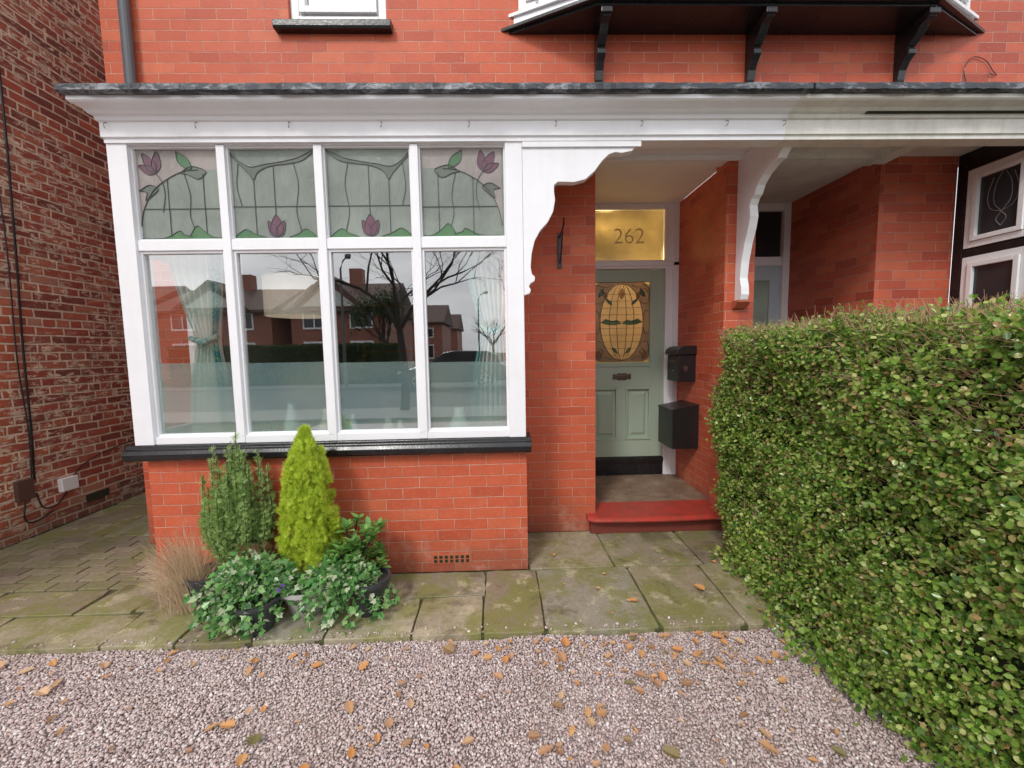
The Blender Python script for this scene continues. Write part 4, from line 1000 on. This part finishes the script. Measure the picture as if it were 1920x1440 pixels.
def ivy_plant(cx,cy,cz,rx,ry,rz,n,nst,parent):
    P=[];A=[]; st=MB()
    d=rdir(n); d[:,2]=np.abs(d[:,2])-.1
    k=rng.uniform(.4,1.0,n)*(1+.25*np.sin(d[:,0]*7+d[:,2]*5))
    P+=list(np.column_stack([cx+d[:,0]*rx*k*.85,cy+d[:,1]*ry*k*.85,cz+d[:,2]*rz*k])); A+=list(d)
    for i in range(nst):
        a=random.uniform(0,6.28); L=random.uniform(.6,1.5); ex,ey=cx+math.cos(a)*rx*L,cy+math.sin(a)*ry*L
        zt=random.uniform(.01,.10) if random.random()<.6 else random.uniform(.1,cz)
        pts=spline([(cx+math.cos(a)*.05,cy+math.sin(a)*.05,cz),(cx+math.cos(a)*rx*.55,cy+math.sin(a)*ry*.55,cz+rz*random.uniform(.1,.6)),((cx+ex)/2+math.cos(a)*rx*.3,(cy+ey)/2+math.sin(a)*ry*.3,(cz+zt)/2+.02),(ex,ey,max(.012,zt))],6)
        st.tube(pts,.0014,4,False)
        for p in pts[2:]:
            for j in range(2): P.append(np.array(p)+rng.normal(0,.010,3)); A.append(np.array([math.cos(a),math.sin(a),-.1])+rng.normal(0,.6,3))
    P=np.array(P); A=np.array(A); P[:,2]=np.maximum(P[:,2],.010); n=len(P)
    nr=nrm(nrm(A)*.6+rng.normal(0,.4,(n,3))+np.array([0,-.35,.5])); ax=nrm(A+rng.normal(0,.4,(n,3))+np.array([0,0,-.2]))
    me=scatter("foliage",iv,iff,P,ax,nr,rng.uniform(.018,.042,n)); link("foliage",me,M_ivy,parent); st.obj("stem",M_bark,parent)
e=empty("potted_ivy",(-1.40,2.16,0),"trailing ivy spilling from a dark round pot","plant")
pot(-1.37,2.14,.08,.110,.17,M_pot,e); ivy_plant(-1.43,2.20,.22,.23,.16,.18,640,62,e)
e=empty("potted_ivy",(-.88,2.27,0),"variegated ivy trailing from a black barrel pot","plant")
pot(-.80,2.27,.085,.115,.20,M_pot,e); ivy_plant(-.95,2.24,.20,.21,.14,.15,490,52,e)
e=empty("evergreen_shrub",(-.93,2.38,0),"leafy glossy evergreen shrub between the pots","plant")
pot(-.99,2.42,.07,.095,.16,M_pot,e)
P=[];A=[];Nn=[]; st=MB()
for i in range(32):
    a=random.uniform(0,6.28); r=random.uniform(.02,.17); h=random.uniform(.22,.46); c=Vector((-.91+math.cos(a)*r,2.38+math.sin(a)*r*.7,h)); st.tube([(-.97,2.40,.12),tuple(c)],.004,5,False)
    for k in range(12):
        t=k/12; b_=a+k*2.4; up_=.15+.9*t; d=Vector((math.cos(b_),math.sin(b_),up_)).normalized(); P.append(c+Vector((0,0,-.03+.04*t))); A.append(d); Nn.append(Vector((-math.cos(b_)*up_,-math.sin(b_)*up_,1)))
me=scatter("foliage",[(x*.8,y,z*1.2) for x,y,z in LEAF_V],LEAF_F,np.array(P),np.array(A),nrm(np.array(Nn)),rng.uniform(.04,.075,len(P)),True); link("foliage",me,M_laurel,e); st.obj("stem",M_bark,e)
e=empty("heather_plant",(-1.50,2.30,0),"small russet heather behind the ivy","plant")
n=450; pos=np.column_stack([-1.48+rng.normal(0,.05,n),2.30+rng.normal(0,.03,n),rng.uniform(.15,.38,n)]); fv,ff=frond(5,1.6,.05)
me=scatter("foliage",fv,ff,pos,nrm(rng.normal(0,.5,(n,3))+np.array([0,0,1])),rdir(n),rng.uniform(.02,.04,n)); link("foliage",me,M_heather,e)
q=MB(); q.tube([(-1.48,2.30,0),(-1.48,2.30,.2)],.008,6); q.obj("stem",M_bark,e)
M_viola=simple("violet_petals",(.14,.07,.38),.6)
for (x,y,z) in ((-1.225,2.14,.235),(-1.25,2.14,.21)):
    q=MB()
    for k in range(5):
        a=k*1.2566; c=(x+math.cos(a)*.006,z+math.sin(a)*.006)
        q.prism([(c[0]+.006*math.cos(t),c[1]+.006*math.sin(t)) for t in np.arange(0,6.2,.9)],'y',y+k*.0006,y+k*.0006+.0005)
    q.tube([(x,y+.004,z),(x+.01,y+.03,.14)],.001,4)
    q.obj("viola_flower",M_viola,None,label="small violet viola flower among the pots",category="flower",group="viola flowers")
e=empty("creeping_ivy",(1.45,1.9,0),"low ivy creeping over gravel at the hedge foot","plant")
n=900; yv=rng.uniform(1.25,2.75,n); xv=1.50+.04*np.sin(yv*6)+rng.normal(0,.05,n)+.10*(yv-2.0)*(yv>2.0); zv=np.abs(rng.normal(.01,.05,n))+.0
pos=np.column_stack([xv,yv,zv]); me=scatter("foliage",iv,iff,pos,rdir(n),nrm(rng.normal(0,.4,(n,3))+np.array([-.5,-.2,.8])),rng.uniform(.016,.034,n)); link("foliage",me,M_hedge,e)

# ================================================================== things on walls
mb=empty("mailbox",(1.83,3.85,1.17),"black wall mounted mailbox with curved lid","mailbox")
q=MB(); q.prism([(1.829,1.175),(1.66,1.175),(1.66,1.43),(1.829,1.43)],'y',3.74,3.99); q.obj("mailbox_body",M_metal,mb,bevel=.006)
q=MB(); q.prism([(1.829,1.432),(1.645,1.432),(1.640,1.45),(1.65,1.48),(1.68,1.505),(1.73,1.515),(1.829,1.515)],'y',3.725,4.005); q.obj("mailbox_lid",M_metal,mb,bevel=.004)
q=MB(); q.tube([(1.655,3.865,1.27),(1.6598,3.865,1.27)],.014,12); q.obj("mailbox_lock",M_pewter,mb)
q=MB(); q.box(1.655,1.6595,3.80,3.93,1.36,1.375); q.obj("letter_slot",M_pewter,mb)
q=MB(); q.prism([(1.73+.025*math.cos(t)*(1 if math.sin(t)>0 else .7),1.30+.028*math.sin(t)) for t in np.arange(0,6.2,.5)],'y',3.733,3.7395); q.obj("round_badge",M_pewter,mb)
pb=empty("parcel_box",(1.83,3.8,.55),"large black metal parcel box fixed to brick","box")
q=MB(); q.prism([(1.829,.55),(1.58,.55),(1.58,.91),(1.829,.955)],'y',3.66,4.0); q.obj("box_body",M_metal,pb,bevel=.004)
q=MB(); q.prism([(1.829,.957),(1.574,.911),(1.574,.922),(1.829,.970)],'y',3.655,4.005); q.obj("box_lid",M_metal,pb,bevel=.003)
hb=empty("hanging_basket_bracket",(.47,M,2.2),"black wrought iron hanging basket bracket on brick pier","bracket")
q=MB(); q.box(.455,.485,M-.012,M-.001,2.13,2.40); q.obj("back_plate",M_metal,hb)
q=MB(); q.tube([(.47,M-.01,2.37),(.47,M-.12,2.385),(.47,M-.20,2.40),(.47,M-.225,2.42),(.47,M-.215,2.445),(.47,M-.195,2.44)],.006,8)
q.tube([(.47,y,z) for y,z in spline([(M-.012,2.17),(M-.05,2.20),(M-.11,2.28),(M-.16,2.37)],5)],.005,8)
q.obj("scroll_arm",M_metal,hb)

# ================================================================== street behind the camera (mirrored in the windows)
q=MB(); q.box(-60,60,-5.6,-3.9,-.05,.0); q.obj("pavement",M_pave,None,kind="structure")
q=MB(); q.box(-60,60,-12.6,-5.6,-.058,-.054); q.obj("road",M_asph,None,kind="structure")
q=MB(); q.box(-60,-4.5,-14.4,-12.6,-.05,.0); q.box(3,60,-14.4,-12.6,-.05,.0); q.obj("pavement",M_pave,None,kind="structure")
q=MB(); q.box(-4.5,3,-120,-12.6,-.0575,-.0535); q.obj("side_road",M_asph,None,kind="structure")
def street_house(x0,x1,yf,eave,ridge,lab,gable=None):
    e=empty("street_house",((x0+x1)/2,yf,0),lab,"house",group="houses across the street")
    q=MB(); q.box(x0,x1,yf-7,yf,0,eave)
    if gable: q.prism([(gable-1.9,eave),(gable+1.9,eave),(gable,ridge-.3)],'y',yf-.2,yf+.25)
    q.obj("wall",M_brickfar,e)
    q=MB(); ym=yf-3.5; q.prism([(yf+.4,eave-.1),(ym,ridge),(yf-7.4,eave-.1),(yf-7.4,eave-.25),(yf+.4,eave-.25)],'x',x0-.3,x1+.3); q.obj("roof",M_rooft,e)
    if gable:
        q=MB(); q.prism([(gable-2.2,eave-.15),(gable,ridge-.05),(gable+2.2,eave-.15),(gable+1.95,eave-.15),(gable,ridge-.3),(gable-1.95,eave-.15)],'y',yf-2.5,yf+.5); q.obj("gable_roof",M_rooft,e)
        q=MB(); q.prism([(gable-1.5,eave+.05),(gable+1.5,eave+.05),(gable,ridge-.6)],'y',yf+.26,yf+.3); q.obj("rendered_gable",M_render,e)
    q=MB(); q.box((x0+x1)/2-.4,(x0+x1)/2+.4,ym-.3,ym+.3,ridge-.5,ridge+.9); q.obj("chimney",M_brickfar,e)
    n=int((x1-x0)/2.4)
    for i in range(n):
        xc=x0+(i+.5)*(x1-x0)/n
        for z0,z1 in ((.8,2.2),(2.9,3.9)):
            if z1<eave-.1:
                q=MB(); q.box(xc-.65,xc+.65,yf,yf+.05,z0,z0+.1); q.box(xc-.65,xc+.65,yf,yf+.05,z1-.1,z1); q.box(xc-.65,xc-.57,yf,yf+.05,z0+.1,z1-.1); q.box(xc+.57,xc+.65,yf,yf+.05,z0+.1,z1-.1); q.box(xc-.04,xc+.04,yf,yf+.05,z0+.1,z1-.1)
                wo=q.obj("window",M_upvc,e)
                q=MB(); q.box(xc-.57,xc+.57,yf+.005,yf+.02,z0+.1,z1-.1); q.obj("window_glass",M_darkglass,wo)
street_house(-30,-20.5,-18,4.2,6.0,"brick semi detached house with tiled roof",-22)
street_house(-19.5,-13.0,-18,4.1,5.7,"brick house with white rendered gable",-16.0)
street_house(-11.9,-6.6,-18,4.1,6.0,"brick house with white gable beside a junction",-9.6)
street_house(-12,-6.0,-36,4.6,6.6,"distant brick house along the side road")
street_house(-12.5,-6.2,-52,4.8,7.0,"distant brick house further along the side road")
street_house(5,13,-18,4.8,7.4,"brick house on the far corner",7)
M_dkf=mk_leafm("dark_foliage",[(0,(.025,.05,.015)),(1,(.08,.12,.035))],.7)
def tube_tree(name,x,y,h,lab,seed,leaf=None,spread=1.0,r=.15,maxlv=5,dec=.56,jl=.3,ls=(.15,.3)):
    random.seed(seed); e=empty(name,(x,y,0),lab,"tree")
    t=MB(); pts=[(x,y,0),(x+.05,y,h*.15),(x-.05,y+.05,h*.32)]; t.tube(pts,[r,r*.8,r*.7],10); t.obj("trunk",M_bark,e)
    c=MB(); tips=[]
    def br(p,d,L,rr,lv):
        q1=p+d*L*.5+Vector((random.uniform(-.1,.1),random.uniform(-.1,.1),random.uniform(0,.08)))*L; q2=p+d*L
        c.tube([p,q1,q2],[rr,rr*.8,rr*.6],5 if lv<3 else 3,False)
        if lv>=maxlv: tips.append(q2); return
        for i in range(random.choice((2,3,3)) if lv<4 else random.choice((2,3))):
            nd=(d+Vector((random.gauss(0,.45)*spread,random.gauss(0,.45)*spread,random.gauss(.05,.3)))).normalized(); br(q1.lerp(q2,random.random()) if i else q2,nd,L*random.uniform(.6,.85),rr*dec,lv+1)
    for i in range(5):
        a=i*1.256+random.random(); br(Vector(pts[-1]),Vector((math.cos(a)*.7*spread,math.sin(a)*.7*spread,1)).normalized(),h*.22,r*.5,1)
    c.obj("branches",M_bark,e)
    if leaf:
        T=np.array(tips); T=np.repeat(T,leaf,0)+rng.normal(0,jl,(len(T)*leaf,3)); n=len(T)
        me=scatter("crown",LEAF_V,LEAF_F,T,rdir(n),rdir(n),rng.uniform(ls[0],ls[1],n)); link("crown",me,M_dkf,e)
tube_tree("street_tree",-2.55,-5.2,6.4,"bare winter street tree with dark trunk",4,r=.125,maxlv=6,spread=1.25,dec=.50)
tube_tree("street_tree",-5.9,-15.6,4.6,"dark evergreen tree beside a house",5,leaf=10,spread=.45,ls=(.08,.16),jl=.2)
tube_tree("street_tree",-1.0,-44,6.5,"distant bare tree along the side road",8,r=.2)
tube_tree("street_tree",3.5,-40,6.0,"distant bare tree by the far pavement",11,r=.2)
tube_tree("street_tree",1.6,-14.5,7.0,"slender bare tree on the far pavement",14,r=.09)
random.seed(21)
for (x0,x1,h) in ((-16,-5.0,1.9),(3.2,12,1.6)):
    e=empty("garden_hedge",((x0+x1)/2,-14.8,0),"clipped dark green garden hedge across the street","hedge",group="hedges across the street")
    n=int((x1-x0)*900); p=np.column_stack([rng.uniform(x0,x1,n),-14.4-np.abs(rng.normal(0,.06,n)),rng.uniform(0,h,n)]); top_=rng.random(n)<.25; p[top_,2]=h; p[top_,1]=rng.uniform(-15.2,-14.4,top_.sum())
    me=scatter("foliage",LEAF_V,LEAF_F,p,rdir(n),nrm(rdir(n)+np.array([0,1,.3])),rng.uniform(.08,.14,n)); link("foliage",me,M_dkf,e)
    q=MB(); q.box(x0+.02,x1-.02,-15.18,-14.5,0,h-.05); q.obj("inner_growth",M_core,e)
for (x,y) in ((-7.0,-12.9),(-1.6,-24)):
    e=empty("street_lamp",(x,y,0),"grey steel street lamp on the far pavement","lamp",group="street lamps")
    q=MB(); q.tube([(x,y,0),(x,y,1.2),(x,y,5.2),(x+.2,y+.2,5.5),(x+.5,y+.5,5.6)],[.09,.07,.045,.035,.03],8); q.obj("post",M_pipe,e)
    q=MB(); q.prism([(x+.35,y+.4),(x+.6,y+.4),(x+.75,y+.75),(x+.5,y+.75)],'z',5.52,5.66); q.obj("lamp_head",M_pipe,e,bevel=.02)
car=empty("parked_car",(-2.0,-11.7,0),"dark grey estate car parked at the far kerb","car")
yc0,yc1=-12.55,-10.85
M_car=simple("dark_grey_car_paint",(.07,.075,.085),.15,.5)
M_tyre=simple("tyre_rubber",(.02,.02,.02),.8); M_rim=simple("alloy_rim",(.45,.45,.47),.3,.8)
ox=-4.2
body=[(0,.35),(.05,.62),(.35,.80),(1.05,.95),(1.25,1.0),(4.1,1.02),(4.35,.9),(4.42,.55),(4.38,.32),(3.95,.28),(3.88,.50),(3.62,.68),(3.34,.62),(3.16,.45),(3.10,.25),(1.32,.25),(1.26,.45),(1.08,.64),(.82,.68),(.58,.55),(.50,.30)]
q=MB(); q.prism([(ox+x,z) for x,z in body],'y',yc0,yc1); q.obj("body",M_car,car,bevel=.06)
q=MB(); q.prism([(ox+1.15,1.0),(ox+1.85,1.44),(ox+2.3,1.52),(ox+3.6,1.50),(ox+4.0,1.35),(ox+4.2,1.02)],'y',yc0+.12,yc1-.12); q.obj("roof",M_car,car,bevel=.05)
q=MB()
for pts in ([(1.42,1.06),(1.95,1.40),(2.55,1.44),(2.55,1.06)],[(2.62,1.06),(2.62,1.44),(3.35,1.43),(3.45,1.06)],[(3.52,1.08),(3.45,1.42),(3.68,1.40),(3.92,1.10)]):
    q.prism([(ox+x,z) for x,z in pts],'y',yc1-.125,yc1-.112); q.prism([(ox+x,z) for x,z in pts],'y',yc0+.112,yc0+.125)
q.obj("window",M_darkglass,car)
for x in (.84,3.52):
    for y in (yc0,yc1):
        q=MB(); s=.11 if y==yc1 else -.11
        q.tube([(ox+x,y-s*1.8,.33),(ox+x,y,.33)],.33,24); wh=q.obj("wheel",M_tyre,car)
        r_=MB(); yy_=y+(.004 if y==yc1 else -.004)
        r_.tube([(ox+x,yy_-.01,.33),(ox+x,yy_,.33)],.06,12)
        for k in range(5):
            a=k*1.2566; r_.tube([(ox+x,yy_,.33),(ox+x+math.cos(a)*.21,yy_,.33+math.sin(a)*.21)],.025,6)
        ring=[(ox+x+.22*math.cos(t),yy_,.33+.22*math.sin(t)) for t in np.linspace(0,2*math.pi,25)]; r_.tube(ring,.018,6,False); r_.obj("rim",M_rim,wh)
q=MB(); q.box(ox-.01,ox+.1,yc1-.35,yc1-.1,.62,.72); q.obj("headlight",M_rim,car)

# ================================================================== sky and light
W=bpy.data.worlds.new("World"); scene.world=W; W.use_nodes=True; nt=W.node_tree; nt.nodes.clear()
def nn_(t): return nt.nodes.new(t)
sunpos=Vector((-.5,-1.0,1.05)).normalized(); el=math.asin(sunpos.z)
sky=nn_("ShaderNodeTexSky"); sky.sky_type='NISHITA'; sky.sun_disc=False; sky.sun_elevation=el; sky.sun_rotation=math.atan2(sunpos.x,sunpos.y); sky.air_density=1.0; sky.dust_density=2.5
hs=nn_("ShaderNodeHueSaturation"); hs.inputs['Saturation'].default_value=.22; nt.links.new(sky.outputs[0],hs.inputs['Color'])
tc=nn_("ShaderNodeTexCoord"); mp=nn_("ShaderNodeMapping"); mp.inputs['Scale'].default_value=(1,1,2.6); nt.links.new(tc.outputs['Generated'],mp.inputs[0])
nz=nn_("ShaderNodeTexNoise"); nz.inputs['Scale'].default_value=2.6; nz.inputs['Detail'].default_value=7; nz.inputs['Roughness'].default_value=.55; nt.links.new(mp.outputs[0],nz.inputs['Vector'])
rp=nn_("ShaderNodeValToRGB"); rp.color_ramp.elements[0].position=.35; rp.color_ramp.elements[0].color=(7.6,8.0,8.6,1); rp.color_ramp.elements[1].position=.65; rp.color_ramp.elements[1].color=(14.2,14.3,14.5,1); nt.links.new(nz.outputs[0],rp.inputs[0])
mxw=nn_("ShaderNodeMix"); mxw.data_type='RGBA'; mxw.inputs[0].default_value=.75; nt.links.new(hs.outputs[0],mxw.inputs[6]); nt.links.new(rp.outputs[0],mxw.inputs[7])
bg=nn_("ShaderNodeBackground"); bg.inputs['Strength'].default_value=.15; nt.links.new(mxw.outputs[2],bg.inputs[0])
wo=nn_("ShaderNodeOutputWorld"); nt.links.new(bg.outputs[0],wo.inputs[0])
sl=bpy.data.lights.new("sun",'SUN'); sl.energy=1.5; sl.angle=R(10); sl.color=(1,.97,.92); so=bpy.data.objects.new("sun",sl); COL.objects.link(so)
so.rotation_euler=(-sunpos).to_track_quat('-Z','Y').to_euler()
scene.view_settings.view_transform='Standard'; scene.view_settings.look='None'; scene.view_settings.exposure=0
